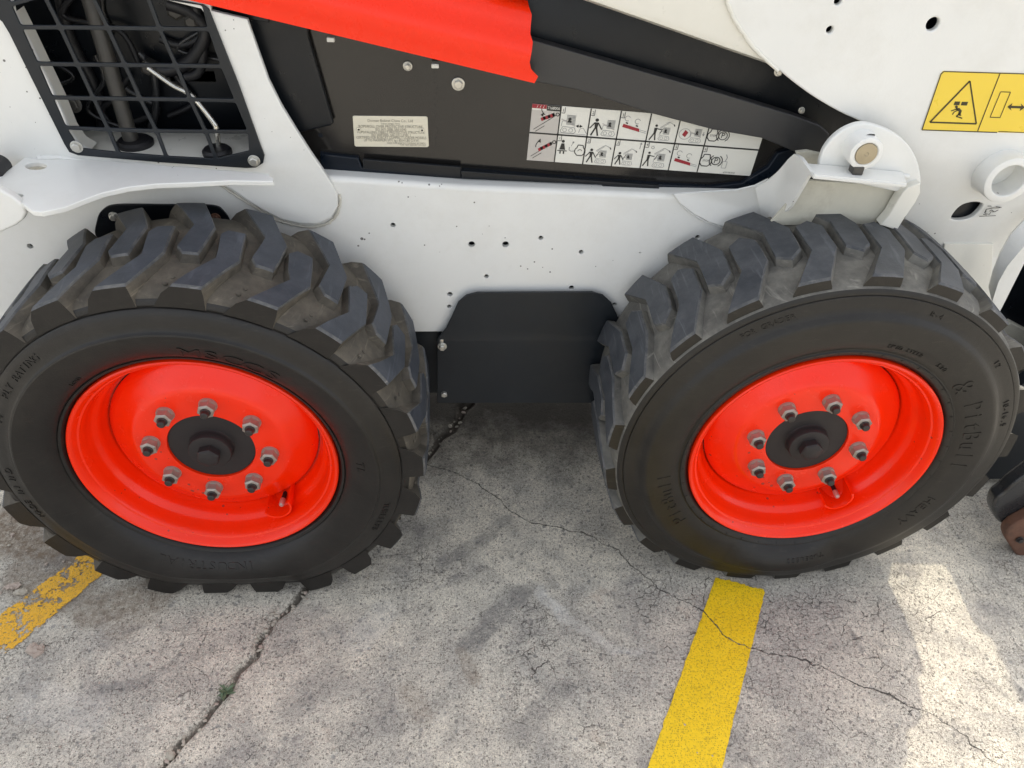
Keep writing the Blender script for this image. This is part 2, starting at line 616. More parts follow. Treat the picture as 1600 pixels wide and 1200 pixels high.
gme.vertices.foreach_set('co', np.stack([GX, GY, zz], -1).ravel())
gme.loops.add(quads.size)
gme.loops.foreach_set('vertex_index', quads.ravel())
gme.polygons.add(len(quads))
gme.polygons.foreach_set('loop_start', np.arange(0, quads.size, 4))
gme.polygons.foreach_set('loop_total', np.full(len(quads), 4))
gme.update(calc_edges=True)
for nm, arr in (('joint', np.minimum(dj, 1)), ('crack', np.clip(dc, -1, 1)), ('dark', strokes(DARK)), ('pale', strokes(PALE)), ('mud', strokes(MUD)), ('jw', wj)):
    at_ = gme.attributes.new(nm, 'FLOAT', 'POINT')
    at_.data.foreach_set('value', arr.ravel().astype(np.float32))

m, n, l, p = new_mat('old_concrete')
tc = N(n, 'ShaderNodeTexCoord'); co = tc.outputs['Object']


def attr(nm):
    a = n.new('ShaderNodeAttribute'); a.attribute_name = nm
    return a.outputs['Fac']


big = noise(n, l, co, 2.6, 6, 0.6)
mid = noise(n, l, co, 11, 7, 0.68)
fine = noise(n, l, co, 170, 6, 0.75)
grit = noise(n, l, co, 520, 3, 0.7)
c = mix(n, l, ramp_out(n, l, big.outputs[0], [(0.38, 0.0), (0.64, 1.0)]), (0.69, 0.63, 0.525), (0.50, 0.470, 0.41))
c = mix(n, l, ramp_out(n, l, mid.outputs[0], [(0.44, 0.0), (0.68, 0.7)]), c, (0.315, 0.30, 0.275))
c = mix(n, l, ramp_out(n, l, mid.outputs[0], [(0.28, 0.5), (0.42, 0.0)]), c, (0.66, 0.61, 0.52))
c = mix(n, l, 0.95, c, ramp_out(n, l, fine.outputs[0], [(0.30, (0.48, 0.47, 0.46)), (0.46, (0.98, 0.98, 0.97)), (0.70, (1.30, 1.29, 1.26))]), 'MULTIPLY')
c = mix(n, l, 0.9, c, ramp_out(n, l, grit.outputs[0], [(0.3, 0.55), (0.5, 1.0), (0.7, 1.38)]), 'MULTIPLY')
# warp for organic cracks and stones
wv = N(n, 'ShaderNodeVectorMath'); wv.operation = 'MULTIPLY_ADD'
wn1 = noise(n, l, co, 38, 4, 0.65)
l.new(wn1.outputs['Color'], wv.inputs[0]); wv.inputs[1].default_value = (0.022, 0.022, 0.022); l.new(co, wv.inputs[2])
warp = wv.outputs[0]
wv2 = N(n, 'ShaderNodeVectorMath'); wv2.operation = 'MULTIPLY_ADD'
wn2 = noise(n, l, co, 200, 2, 0.6)
l.new(wn2.outputs['Color'], wv2.inputs[0]); wv2.inputs[1].default_value = (0.006, 0.006, 0.006); l.new(co, wv2.inputs[2])
warp2 = wv2.outputs[0]
speck_h = None


def specks(c, scale, rad, keep, col, amt, seedoff):
    global speck_h
    mp = N(n, 'ShaderNodeMapping'); mp.inputs['Location'].default_value = (seedoff, seedoff * 1.7, 0)
    l.new(warp2, mp.inputs['Vector'])
    v = N(n, 'ShaderNodeTexVoronoi'); v.inputs['Scale'].default_value = scale; v.voronoi_dimensions = '2D'
    l.new(mp.outputs[0], v.inputs['Vector'])
    sep = N(n, 'ShaderNodeSeparateColor'); l.new(v.outputs['Color'], sep.inputs[0])
    ok = mth(n, l, 'GREATER_THAN', sep.outputs[0], keep)
    rr = mth(n, l, 'MULTIPLY', sep.outputs[1], rad)
    edge = mth(n, l, 'MULTIPLY', mth(n, l, 'SUBTRACT', rr, v.outputs['Distance']), 9.0, True)
    f = mth(n, l, 'MULTIPLY', mth(n, l, 'MULTIPLY', edge, ok), amt)
    speck_h = f if speck_h is None else mth(n, l, 'MAXIMUM', speck_h, f)
    return mix(n, l, f, c, col)


c = specks(c, 95, 0.40, 0.84, (0.17, 0.165, 0.155), 0.7, 3.0)
c = specks(c, 230, 0.46, 0.66, (0.13, 0.118, 0.10), 0.75, 7.0)
c = specks(c, 400, 0.50, 0.60, (0.20, 0.18, 0.15), 0.6, 23.0)
c = specks(c, 48, 0.26, 0.88, (0.24, 0.235, 0.22), 0.7, 11.0)
c = specks(c, 130, 0.38, 0.80, (0.72, 0.68, 0.60), 0.6, 17.0)


def craze(scale, width, lo, hi, src):
    v = N(n, 'ShaderNodeTexVoronoi'); v.feature = 'DISTANCE_TO_EDGE'; v.voronoi_dimensions = '2D'
    v.inputs['Scale'].default_value = scale
    l.new(src, v.inputs['Vector'])
    mk = noise(n, l, co, 3.2 + scale * 0.03, 5, 0.72, 0.4)
    msk = ramp_out(n, l, mk.outputs[0], [(lo, 0.0), (hi, 1.0)])
    br = noise(n, l, co, 45, 3, 0.6)
    wd = mth(n, l, 'MULTIPLY', mth(n, l, 'MULTIPLY', msk, ramp_out(n, l, br.outputs[0], [(0.35, 0.1), (0.65, 1.0)])), width)
    return mth(n, l, 'MULTIPLY', mth(n, l, 'SUBTRACT', wd, v.outputs['Distance']), 1.0 / width * 1.6, True)


cz = mth(n, l, 'MAXIMUM', craze(24, 0.034, 0.50, 0.62, warp), mth(n, l, 'MULTIPLY', craze(64, 0.080, 0.52, 0.62, warp), 0.9))
c = mix(n, l, mth(n, l, 'MULTIPLY', cz, 0.85), c, (0.075, 0.065, 0.055))
# short broken wiggles of surface crazing
def wiggle(scale, eps, lo, hi):
    q1 = noise(n, l, co, scale, 3, 0.55, 0.3)
    q2 = noise(n, l, co, scale * 0.42, 2, 0.6)
    r_ = mth(n, l, 'ABSOLUTE', mth(n, l, 'SUBTRACT', q1.outputs[0], 0.5))
    return mth(n, l, 'MULTIPLY', mth(n, l, 'MULTIPLY', mth(n, l, 'SUBTRACT', eps, r_), 1.0 / eps, True), ramp_out(n, l, q2.outputs[0], [(lo, 0.0), (hi, 1.0)]))


wg = mth(n, l, 'MAXIMUM', wiggle(48, 0.018, 0.48, 0.58), wiggle(110, 0.034, 0.44, 0.56))
c = mix(n, l, mth(n, l, 'MULTIPLY', wg, 0.55), c, (0.15, 0.13, 0.11))
# marks
dk = attr('dark'); pl = attr('pale'); md = attr('mud')
tx = noise(n, l, co, 60, 6, 0.75)
txm = ramp_out(n, l, tx.outputs[0], [(0.32, 0.25), (0.60, 1.0)])
c = mix(n, l, mth(n, l, 'MULTIPLY', mth(n, l, 'MULTIPLY', dk, txm), 0.72), c, (0.15, 0.146, 0.142))
c = mix(n, l, mth(n, l, 'MULTIPLY', mth(n, l, 'MULTIPLY', pl, txm), 0.6), c, (0.74, 0.73, 0.69))
c = mix(n, l, mth(n, l, 'MULTIPLY', mth(n, l, 'MULTIPLY', md, txm), 1.0), c, (0.20, 0.15, 0.105))
# random soot blotches
bl = noise(n, l, co, 6.5, 5, 0.7, 0.6)
c = mix(n, l, mth(n, l, 'MULTIPLY', ramp_out(n, l, bl.outputs[0], [(0.56, 0.0), (0.72, 0.8)]), txm), c, (0.18, 0.17, 0.17))
ru = noise(n, l, co, 8.0, 4, 0.7)
c = mix(n, l, ramp_out(n, l, ru.outputs[0], [(0.62, 0.0), (0.80, 0.45)]), c, (0.40, 0.27, 0.19))
# darker brown from under the belly backwards, dust-dark near the joint
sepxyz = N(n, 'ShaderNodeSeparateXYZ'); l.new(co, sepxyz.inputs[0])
back_dark = mth(n, l, 'ADD', sepxyz.outputs[1], mth(n, l, 'MULTIPLY', mid.outputs[0], 0.35))
c = mix(n, l, ramp_out(n, l, back_dark, [(0.45, 0.0), (0.68, 0.92)]), c, (0.045, 0.037, 0.028))
# joint and long crack
jn = noise(n, l, co, 90, 3, 0.7)
jd = mth(n, l, 'ADD', attr('joint'), mth(n, l, 'MULTIPLY', mth(n, l, 'SUBTRACT', jn.outputs[0], 0.5), 0.020))
jf = mth(n, l, 'MULTIPLY', mth(n, l, 'SUBTRACT', attr('jw'), jd), 260.0, True)
c = mix(n, l, mth(n, l, 'MULTIPLY', jf, 0.85), c, (0.13, 0.112, 0.088))
jh = mth(n, l, 'MULTIPLY', mth(n, l, 'SUBTRACT', 0.035, jd), 22.0, True)
c = mix(n, l, mth(n, l, 'MULTIPLY', mth(n, l, 'MULTIPLY', jh, txm), 0.35), c, (0.17, 0.155, 0.135))
cn = noise(n, l, co, 160, 3, 0.7)
cw = noise(n, l, co, 14, 3, 0.6)
cdist = mth(n, l, 'ABSOLUTE', mth(n, l, 'ADD', attr('crack'), mth(n, l, 'MULTIPLY', mth(n, l, 'SUBTRACT', cn.outputs[0], 0.5), 0.010)))
cwid = ramp_out(n, l, cw.outputs[0], [(0.36, 0.0008), (0.55, 0.0013), (0.72, 0.0030)])
cf = mth(n, l, 'MULTIPLY', mth(n, l, 'SUBTRACT', cwid, cdist), 900.0, True)
c = mix(n, l, mth(n, l, 'MULTIPLY', cf, 0.9), c, (0.055, 0.050, 0.045))
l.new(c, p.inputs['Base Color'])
p.inputs['Roughness'].default_value = 0.85
p.inputs['Specular IOR Level'].default_value = 0.3
h = mth(n, l, 'ADD', mth(n, l, 'MULTIPLY', fine.outputs[0], 0.6), mth(n, l, 'MULTIPLY', grit.outputs[0], 0.3))
h = mth(n, l, 'SUBTRACT', h, mth(n, l, 'MULTIPLY', speck_h, 0.35))
h = mth(n, l, 'SUBTRACT', h, mth(n, l, 'MULTIPLY', cz, 0.7))
h = mth(n, l, 'SUBTRACT', h, mth(n, l, 'MULTIPLY', cf, 1.6))
l.new(bump(n, l, h, 1.0, 0.0030), p.inputs['Normal'])
M_GROUND = m
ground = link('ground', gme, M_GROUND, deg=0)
gme.polygons.foreach_set('use_smooth', [True] * len(gme.polygons))
tag(ground, 'cracked pale grey concrete yard with a broken joint', kind='structure')


def gz(x, y):
    j = int(np.clip(np.searchsorted(gx, x), 0, nx - 1)); i = int(np.clip(np.searchsorted(gy, y), 0, ny - 1))
    return float(zz[i, j])


# painted lines follow the relief of the slab, 2.5 mm above it
def paint_line(name, quad, mat, label):
    A, B, C_, D = [np.array(q) for q in quad]
    nu, nv = 26, 90
    v, f = [], []
    uvs = []
    for j in range(nv + 1):
        for i in range(nu + 1):
            s, t = i / nu, j / nv
            q = (A * (1 - s) + B * s) * (1 - t) + (D * (1 - s) + C_ * s) * t
            e = 0.0015 * rng.normal() if i in (0, nu) or j in (0, nv) else 0
            v.append((q[0] + e, q[1] + e, max(gz(q[0] + dx, q[1] + dy) for dx in (-.005, 0, .005) for dy in (-.005, 0, .005)) + 0.0012))
            uvs.append((s, t))
    for j in range(nv):
        for i in range(nu):
            a = j * (nu + 1) + i
            f.append((a, a + 1, a + nu + 2, a + nu + 1))
    me = pydata(name, v, f)
    pts = np.array(v)
    for nm, ar in (('crack', seg_signed(pts[:, 0], pts[:, 1], CRACK_W)), ('edge', np.array([min(s, 1 - s) for s, t in uvs]))):
        a_ = me.attributes.new(nm, 'FLOAT', 'POINT')
        a_.data.foreach_set('value', np.minimum(ar, 1).astype(np.float32))
    o = link(name, me, mat, deg=0)
    tag(o, label, kind='structure')
    return o


def line_mat(name, col, wear_lo, wear_hi, dark):
    m, n, l, p = new_mat(name)
    tc = N(n, 'ShaderNodeTexCoord'); co = tc.outputs['Object']
    f1 = noise(n, l, co, 26, 7, 0.72)
    f2 = noise(n, l, co, 190, 5, 0.75)
    c = mix(n, l, ramp_out(n, l, f2.outputs[0], [(0.34, 0.75), (0.48, 0.0)]), col, dark)
    c = mix(n, l, ramp_out(n, l, f1.outputs[0], [(0.5, 0.0), (0.8, 0.35)]), c, tuple(x * 0.7 for x in col))
    v = N(n, 'ShaderNodeTexVoronoi'); v.inputs['Scale'].default_value = 260; v.voronoi_dimensions = '2D'; l.new(co, v.inputs['Vector'])
    sp = mth(n, l, 'MULTIPLY', mth(n, l, 'LESS_THAN', v.outputs['Distance'], 0.24), mth(n, l, 'GREATER_THAN', v.outputs['Color'], 0.60))
    c = mix(n, l, mth(n, l, 'MULTIPLY', sp, 0.8), c, dark)
    l.new(c, p.inputs['Base Color'])
    p.inputs['Roughness'].default_value = 0.6
    a = n.new('ShaderNodeAttribute'); a.attribute_name = 'crack'
    e = n.new('ShaderNodeAttribute'); e.attribute_name = 'edge'
    w = mth(n, l, 'ADD', mth(n, l, 'MULTIPLY', f1.outputs[0], 0.75), mth(n, l, 'MULTIPLY', f2.outputs[0], 0.25))
    w = mth(n, l, 'SUBTRACT', w, mth(n, l, 'MULTIPLY', mth(n, l, 'SUBTRACT', 0.05, e.outputs['Fac']), 1.6, True))
    keep = ramp_out(n, l, w, [(wear_lo, 0.0), (wear_hi, 1.0)])
    cn = noise(n, l, co, 160, 3, 0.7)
    ad = mth(n, l, 'ABSOLUTE', mth(n, l, 'ADD', a.outputs['Fac'], mth(n, l, 'MULTIPLY', mth(n, l, 'SUBTRACT', cn.outputs[0], 0.5), 0.010)))
    keep = mth(n, l, 'MULTIPLY', keep, mth(n, l, 'GREATER_THAN', ad, 0.0013))
    tr = N(n, 'ShaderNodeBsdfTransparent'); ms = N(n, 'ShaderNodeMixShader')
    l.new(keep, ms.inputs[0]); l.new(tr.outputs[0], ms.inputs[1]); l.new(p.outputs[0], ms.inputs[2])
    l.new(ms.outputs[0], n['Material Output'].inputs['Surface'])
    l.new(bump(n, l, f2.outputs[0], 0.9, 0.002), p.inputs['Normal'])
    return m


M_LINE = line_mat('fresh_yellow_road_paint', (0.90, 0.60, 0.002), 0.30, 0.33, (0.36, 0.22, 0.01))
M_LINE_OLD = line_mat('worn_yellow_road_paint', (0.80, 0.42, 0.012), 0.455, 0.48, (0.28, 0.17, 0.04))
q = [at(1118, 903, Z=0)[:2], at(1196, 922, Z=0)[:2], at(1128, 1200, Z=0)[:2], at(1012, 1200, Z=0)[:2]]
q[2] = q[2] + (q[2] - q[1]) * 0.9
q[3] = q[3] + (q[3] - q[0]) * 0.9
paint_line('yellow_line', q, M_LINE, 'bright yellow painted line starting under the front tyre')
q = [at(135, 860, Z=0)[:2], at(194, 872, Z=0)[:2], at(0, 1032, Z=0)[:2], at(-20, 975, Z=0)[:2]]
q[2] = q[2] + (q[2] - q[1]) * 0.8
q[3] = q[3] + (q[3] - q[0]) * 0.8
paint_line('yellow_line', q, M_LINE_OLD, 'worn orange-yellow painted line beside the rear tyre')

# ------------------------------------------------------------------ the loader
LOADER = bpy.data.objects.new('skid_steer_loader', None)
COL.objects.link(LOADER)
tag(LOADER, 'white skid steer loader with red wheel rims and black cab side, parked on the concrete', 'skid steer loader')

WB = 1.0794
ZC = 0.355


# ---- wheels
def build_wheel(side, x0, tp, mats, parent, nut_angle):
    """tp: tyre parameters. Local origin: centre of the outer rim flange."""
    side_m, lug_m, groove_m = mats
    yc, hw, NL, ph, Rt = tp['yc'], tp['hw'], tp['n'], tp['phase'], tp['Rt']
    prof_near = tp['profile']
    ys = lambda y: 2 * yc - y

    def squash(x, y, z):
        R = math.hypot(x, z)
        if R < 0.235 or z > 0: return (x, y, z)
        cphi = -z / R
        if cphi < 0.5: return (x, y, z)
        lim = ZC / cphi
        if lim >= 0.3835: return (x, y, z)
        s = (lim - 0.235) / (0.3835 - 0.235)
        R2 = 0.235 + (R - 0.235) * s
        y2 = y
        if y < yc:
            y2 = y - tp['bulge'] * (1 - s) / 0.19 * min(1.0, (R - 0.235) / 0.05)
        else:
            y2 = y + 0.01 * (1 - s) / 0.19
        return (x * R2 / R, y2, z * R2 / R)

    # rim
    rim = [(0.014, 0.2262), (0.006, 0.2275), (0.001, 0.2262), (-0.0006, 0.2240), (0.0006, 0.2210), (0.004, 0.2180), (0.009, 0.2152), (0.013, 0.2130), (0.0145, 0.2100), (0.018, 0.2080),
           (0.030, 0.2050), (0.043, 0.2025), (0.048, 0.2000), (0.052, 0.1955), (0.058, 0.1925), (0.064, 0.1905), (0.070, 0.1890), (0.0755, 0.1860), (0.080, 0.1835), (0.10, 0.1815), (0.14, 0.1815), (0.15, 0.19),
           (0.19, 0.205), (0.205, 0.224), (0.200, 0.226)]
    disc = [(0.079, 0.1818), (0.0745, 0.1790), (0.0715, 0.1765), (0.0685, 0.1735), (0.0655, 0.1690), (0.061, 0.161), (0.0560, 0.1525), (0.0505, 0.1440), (0.0460, 0.1375), (0.0430, 0.1320), (0.0418, 0.1265),
            (0.0415, 0.118), (0.0415, 0.0990), (0.0415, 0.0775), (0.0420, 0.0760), (0.0440, 0.0755), (0.054, 0.0755)]
    v1, f1 = lathe(rim, 128)
    v2, f2 = lathe(disc, 128)
    wheel = link('wheel', merge([(v1, f1, 0), (v2, f2, 0)]), M_RIM, parent, 32, (x0, 0, ZC))

    # hub
    hub = [(0.050, 0.0750), (0.0470, 0.0752), (0.0462, 0.0745), (0.0462, 0.0395), (0.0445, 0.0382), (0.0400, 0.0376),
           (0.0300, 0.0370), (0.0284, 0.0360), (0.0278, 0.0340), (0.0278, 0.0)]
    vh, fh = lathe(hub, 72)
    vb, fb = hexprism(0.0205, 0.0125, 0.0278, 0.002, 0.25)
    vd, fd = lathe([(0.0125, 0.0165), (0.0113, 0.0145), (0.0109, 0.0)], 32)
    link('hub', merge([(vh, fh, 0), (vb, fb, 0), (vd, fd, 0)]), M_HUB, wheel, 30)

    # nuts with studs
    v3, f3 = hexprism(0.0150, -0.0200, 0.0, 0.0022)
    v4, f4 = lathe([(0.0, 0.0158), (-0.0030, 0.0154), (-0.005, 0.0145), (-0.005, 0.0)], 24)
    v5, f5 = lathe([(-0.0195, 0.0092), (-0.0215, 0.0086), (-0.0222, 0.0075), (-0.0290, 0.0068), (-0.0305, 0.0052), (-0.0308, 0.0)], 20)
    nme = merge([(v3, f3, 0), (v4, f4, 0), (v5, f5, 1)])
    nme.materials.append(M_NUT); nme.materials.append(M_STUD)
    smooth(nme, 28)
    for k in range(8):
        a = nut_angle + k * math.pi / 4
        o = bpy.data.objects.new('lug_nut', nme)
        COL.objects.link(o); o.parent = wheel
        o.location = (0.1016 * math.sin(a), 0.0415, 0.1016 * math.cos(a))
        o.rotation_euler = (0, random.uniform(0, 1.0), 0)

    # valve guard and valve
    va = tp['valve']
    ex, ez = math.sin(va), math.cos(va)            # outward radial
    txx, tzz = math.cos(va), -math.sin(va)         # tangential
    gv, gf = [], []
    NS = 18
    for k in range(NS + 1):
        a = -math.pi * 0.5 + math.pi * k / NS
        rr = 0.0250
        for (ro, yy) in ((0.0, 0.026), (0.0, 0.078), (-0.0032, 0.078), (-0.0032, 0.026)):
            r_ = rr + ro
            R = 0.1725 + r_ * math.cos(a) * 1.08
            t_ = (rr + ro) * math.sin(a) * 1.18
            gv.append((ex * R + txx * t_, yy, ez * R + tzz * t_))
    for k in range(NS):
        for j in range(4):
            gf.append((k * 4 + j, k * 4 + (j + 1) % 4, (k + 1) * 4 + (j + 1) % 4, (k + 1) * 4 + j))
    gf.append((0, 1, 2, 3)); gf.append(tuple(NS * 4 + j for j in range(4)))
    link('valve_guard', merge([(gv, gf, 0)]), M_RIM, wheel, 40)
    c0 = Vector((ex * 0.186, 0.075, ez * 0.186))
    c1 = Vector((ex * 0.183, 0.042, ez * 0.183))
    tv, tf = tube_data([c0, c0.lerp(c1, .55)], 0.0042, 12)
    tv2, tf2 = tube_data([c0.lerp(c1, .55), c1, c1 + Vector((0, -.002, 0))], [0.0050, 0.0050, 0.0035], 10)
    vme = merge([(tv, tf, 0), (tv2, tf2, 1)])
    link('valve_stem', vme, [M_HOSE, M_ZINC], wheel, 40)

    # tyre carcass
    n_seg = 264
    floor = [(-0.0, 0)]
    near = prof_near
    R_sh = near[-1][1]
    fl = []
    K = 22
    y_a, y_b = near[-1][0], ys(near[-1][0])
    for k in range(1, K):
        t = k / K
        y = y_a + (y_b - y_a) * t
        e = min(t, 1 - t) * 2
        R = R_sh + (0.3665 - R_sh) * min(1.0, 1.9 * e) ** 0.6
        fl.append((y, R))
    prof = near + fl + [(ys(y), R) for (y, R) in near[::-1]]
    vc, fc = lathe(prof, n_seg)
    n1 = len(near); m_ = len(prof)
    fm = []
    for k in range(n_seg):
        for j in range(m_ - 1):
            fm.append(2 if n1 - 3 <= j < m_ - n1 + 2 else 0)
    V = [squash(*a) for a in vc]
    F = list(fc); MI = list(fm)
    # lugs: (theta deg, s) top and base, s = +1 outer shoulder .. -1 the far shoulder
    top = tp['top']; base = tp['base']

    def dens(poly, k=3):
        o = []
        for a, b in zip(poly, poly[1:] + poly[:1]):
            for i in range(k):
                o.append((a[0] + (b[0] - a[0]) * i / k, a[1] + (b[1] - a[1]) * i / k))
        return o

    cx_t = sum(a[0] for a in top) / len(top); cs_t = sum(a[1] for a in top) / len(top)
    top = [(cx_t + (a - cx_t) * 1.10, b if b > .97 else cs_t + (b - cs_t) * 1.03) for a, b in top]
    T, B = dens(top), dens(base)
    for sgn in (1, -1):
        for k in range(NL):
            if sgn == 1:
                th0 = ph + k * 360 / NL
            else:
                th0 = ph + (k + tp.get('half', 0.5)) * 360 / NL - 16.36 * 1.0
            jr = [rng.normal(0, 0.18) for _ in top]
            jt = rng.normal(0, 0.25)
            ring = []
            off = len(V)
            specs = []
            for i, (t_, s_) in enumerate(B):
                o = 1.0 if s_ > 0.97 else s_
                specs.append((t_ + jt, s_, 0.340 if s_ > 0.9 else 0.345))
            mid = [((a[0] * .45 + b[0] * .55), (a[1] * .45 + b[1] * .55)) for a, b in zip(B, T)]
            for i, (t_, s_) in enumerate(mid):
                specs.append((t_ + jt + jr[i // 3] * .5, s_, 0.3655 + (0 if s_ < .9 else -.001)))
            Rtop = lambda s_: Rt - 0.0035 * abs(s_) ** 2.2
            for i, (t_, s_) in enumerate(T):
                specs.append((t_ + jt + jr[i // 3], s_, Rtop(s_) - 0.0034))
            for i, (t_, s_) in enumerate(T):
                t2 = t_ + (cx_t - t_) * 0.075; s2 = s_ + (cs_t - s_) * 0.042
                specs.append((t2 + jt + jr[i // 3], s2, Rtop(s_)))
            M = len(T)
            for (t_, s_, R) in specs:
                y = yc - sgn * s_ * hw
                th = math.radians(th0 + t_)
                V.append(squash(R * math.sin(th), y, R * math.cos(th)))
            for lv in range(3):
                for i in range(M):
                    i2 = (i + 1) % M
                    q_ = (off + lv * M + i, off + lv * M + i2, off + (lv + 1) * M + i2, off + (lv + 1) * M + i)
                    F.append(q_ if sgn == 1 else q_[::-1])
                    outer = T[i][1] > 0.97 and T[i2][1] > 0.97
                    MI.append((0 if outer else 2) if lv < 2 else 3)
            cap = [off + 3 * M + i for i in range(M)]
            F.append(tuple(cap) if sgn == 1 else tuple(cap[::-1])); MI.append(1)
    # small round wear pips in the grooves
    if tp['pips']:
        for k in range(NL):
            for yy in (0.012, 0.028, 0.046):
                th = math.radians(ph + k * 360 / NL + 0.4 + 5.5 * (yy + 0.014) / 0.084)
                off = len(V)
                R = 0.3625
                for (dr, rr) in ((0.0, 0.0034), (0.0022, 0.0030), (0.0028, 0.0015)):
                    for j in range(8):
                        a = j * math.pi / 4
                        tt = th + rr * math.cos(a) / R
                        V.append(squash((R + dr) * math.sin(tt), yy + rr * math.sin(a), (R + dr) * math.cos(tt)))
                for lv in range(2):
                    for j in range(8):
                        F.append((off + lv * 8 + j, off + lv * 8 + (j + 1) % 8, off + (lv + 1) * 8 + (j + 1) % 8, off + (lv + 1) * 8 + j)); MI.append(2)
                F.append(tuple(off + 16 + j for j in range(8))); MI.append(2)
    tme = merge([(V, F, 0)])
    tme.polygons.foreach_set('material_index', MI)
    bm = bmesh.new(); bm.from_mesh(tme)
    for fz in [f_ for f_ in bm.faces if len(f_.verts) > 8]:
        bmesh.ops.triangulate(bm, faces=[fz])
    bm.to_mesh(tme); bm.free()
    tyre = link('tyre', tme, [side_m, lug_m, groove_m, M_SCUFF], wheel, 26)

    # moulded lettering on the sidewall
    Rs = [R for (_, R) in near]; Ys = [y for (y, _) in near]

    def surf(R):
        return float(np.interp(R, Rs, Ys))

    LV, LF = [], []
    for (txt, deg, r, size, wd) in tp['text']:
        adv = size * 0.64 * wd
        tot = adv * (len(txt) - 1)
        for i, ch in enumerate(txt):
            if ch == ' ': continue
            gv_, gf_ = text_geo(ch, size, 0.5)
            a0 = math.radians(deg) + (i * adv - tot / 2) / r
            off = len(LV)
            for (u, v_, w) in gv_:
                R = r + v_
                a = a0 + u * wd / r
                y = surf(R) - (w + 0.30) * 0.0016
                LV.append(squash(R * math.sin(a), y, R * math.cos(a)))
            LF += [tuple(off + j for j in g) for g in gf_]
    # radial vent ribs near the bead
    for k in range(40):
        if tp['ribs']:
            a = math.radians(k * 9 + 3)
            off = len(LV)
            for (R, da) in ((0.2365, -.0018), (0.2365, .0018), (0.2415, .0018), (0.2415, -.0018)):
                for dy in (0.0006, -0.0008):
                    LV.append(squash(R * math.sin(a + da), surf(R) + dy, R * math.cos(a + da)))
            LF += [tuple(off + j for j in g) for g in ((1, 3, 5, 7), (0, 1, 3, 2), (2, 3, 5, 4), (4, 5, 7, 6), (6, 7, 1, 0))]
    tag(link('sidewall_lettering', merge([(LV, LF, 0)]), side_m, wheel, 40), kind='stuff')
    return wheel


PROF_L = [(0.016, 0.2120), (0.012, 0.2200), (0.0125, 0.2262), (0.008, 0.2285), (0.0035, 0.2300), (-0.001, 0.2330), (-0.0030, 0.2372), (-0.0010, 0.2382), (-0.0028, 0.2396), (-0.0080, 0.2440), (-0.0145, 0.2540),
          (-0.0205, 0.2660), (-0.0255, 0.2790), (-0.0285, 0.2900), (-0.0298, 0.2975), (-0.0290, 0.3000), (-0.0262, 0.3018), (-0.0248, 0.3040), (-0.0232, 0.3130), (-0.0200, 0.3260), (-0.0172, 0.3345),
          (-0.0150, 0.3372), (-0.0122, 0.3382), (-0.0125, 0.3396), (-0.0130, 0.3420), (-0.0115, 0.3465), (-0.0095, 0.3515), (-0.0050, 0.3560), (0.002, 0.3585)]
PROF_R = [(0.016, 0.2120), (0.012, 0.2200), (0.0125, 0.2262), (0.008, 0.2285), (0.0045, 0.2310), (0.0010, 0.2350), (-0.0010, 0.2420), (0.0012, 0.2440), (0.0015, 0.2460), (-0.0040, 0.2560), (-0.0065, 0.2680),
          (-0.0080, 0.2800), (-0.0090, 0.2920), (-0.0092, 0.3030), (-0.0088, 0.3080), (-0.0064, 0.3125), (-0.0022, 0.3165), (0.0002, 0.3200), (0.0026, 0.3300), (0.0042, 0.3400), (0.0056, 0.3450), (0.0078, 0.3458),
          (0.0072, 0.3472), (0.0080, 0.3520), (0.0105, 0.3565), (0.0150, 0.3595), (0.021, 0.3610)]
TOP = [(5.0, 1.0), (11.5, 1.0), (16.6, 0.33), (15.7, -0.31), (12.0, -0.31), (10.5, -0.18), (11.8, 0.36)]
BASE = [(-0.2, 1.0), (12.2, 1.0), (17.8, 0.32), (16.8, -0.39), (11.0, -0.40), (9.0, -0.20), (10.2, 0.37)]
TOP_R = [(4.6, 1.0), (11.8, 1.0), (17.1, 0.30), (16.9, -0.24), (14.0, -0.42), (10.9, -0.30), (11.0, 0.34)]
BASE_R = [(1.4, 1.0), (12.4, 1.0), (18.0, 0.29), (17.9, -0.30), (14.2, -0.50), (9.9, -0.36), (9.5, 0.33)]

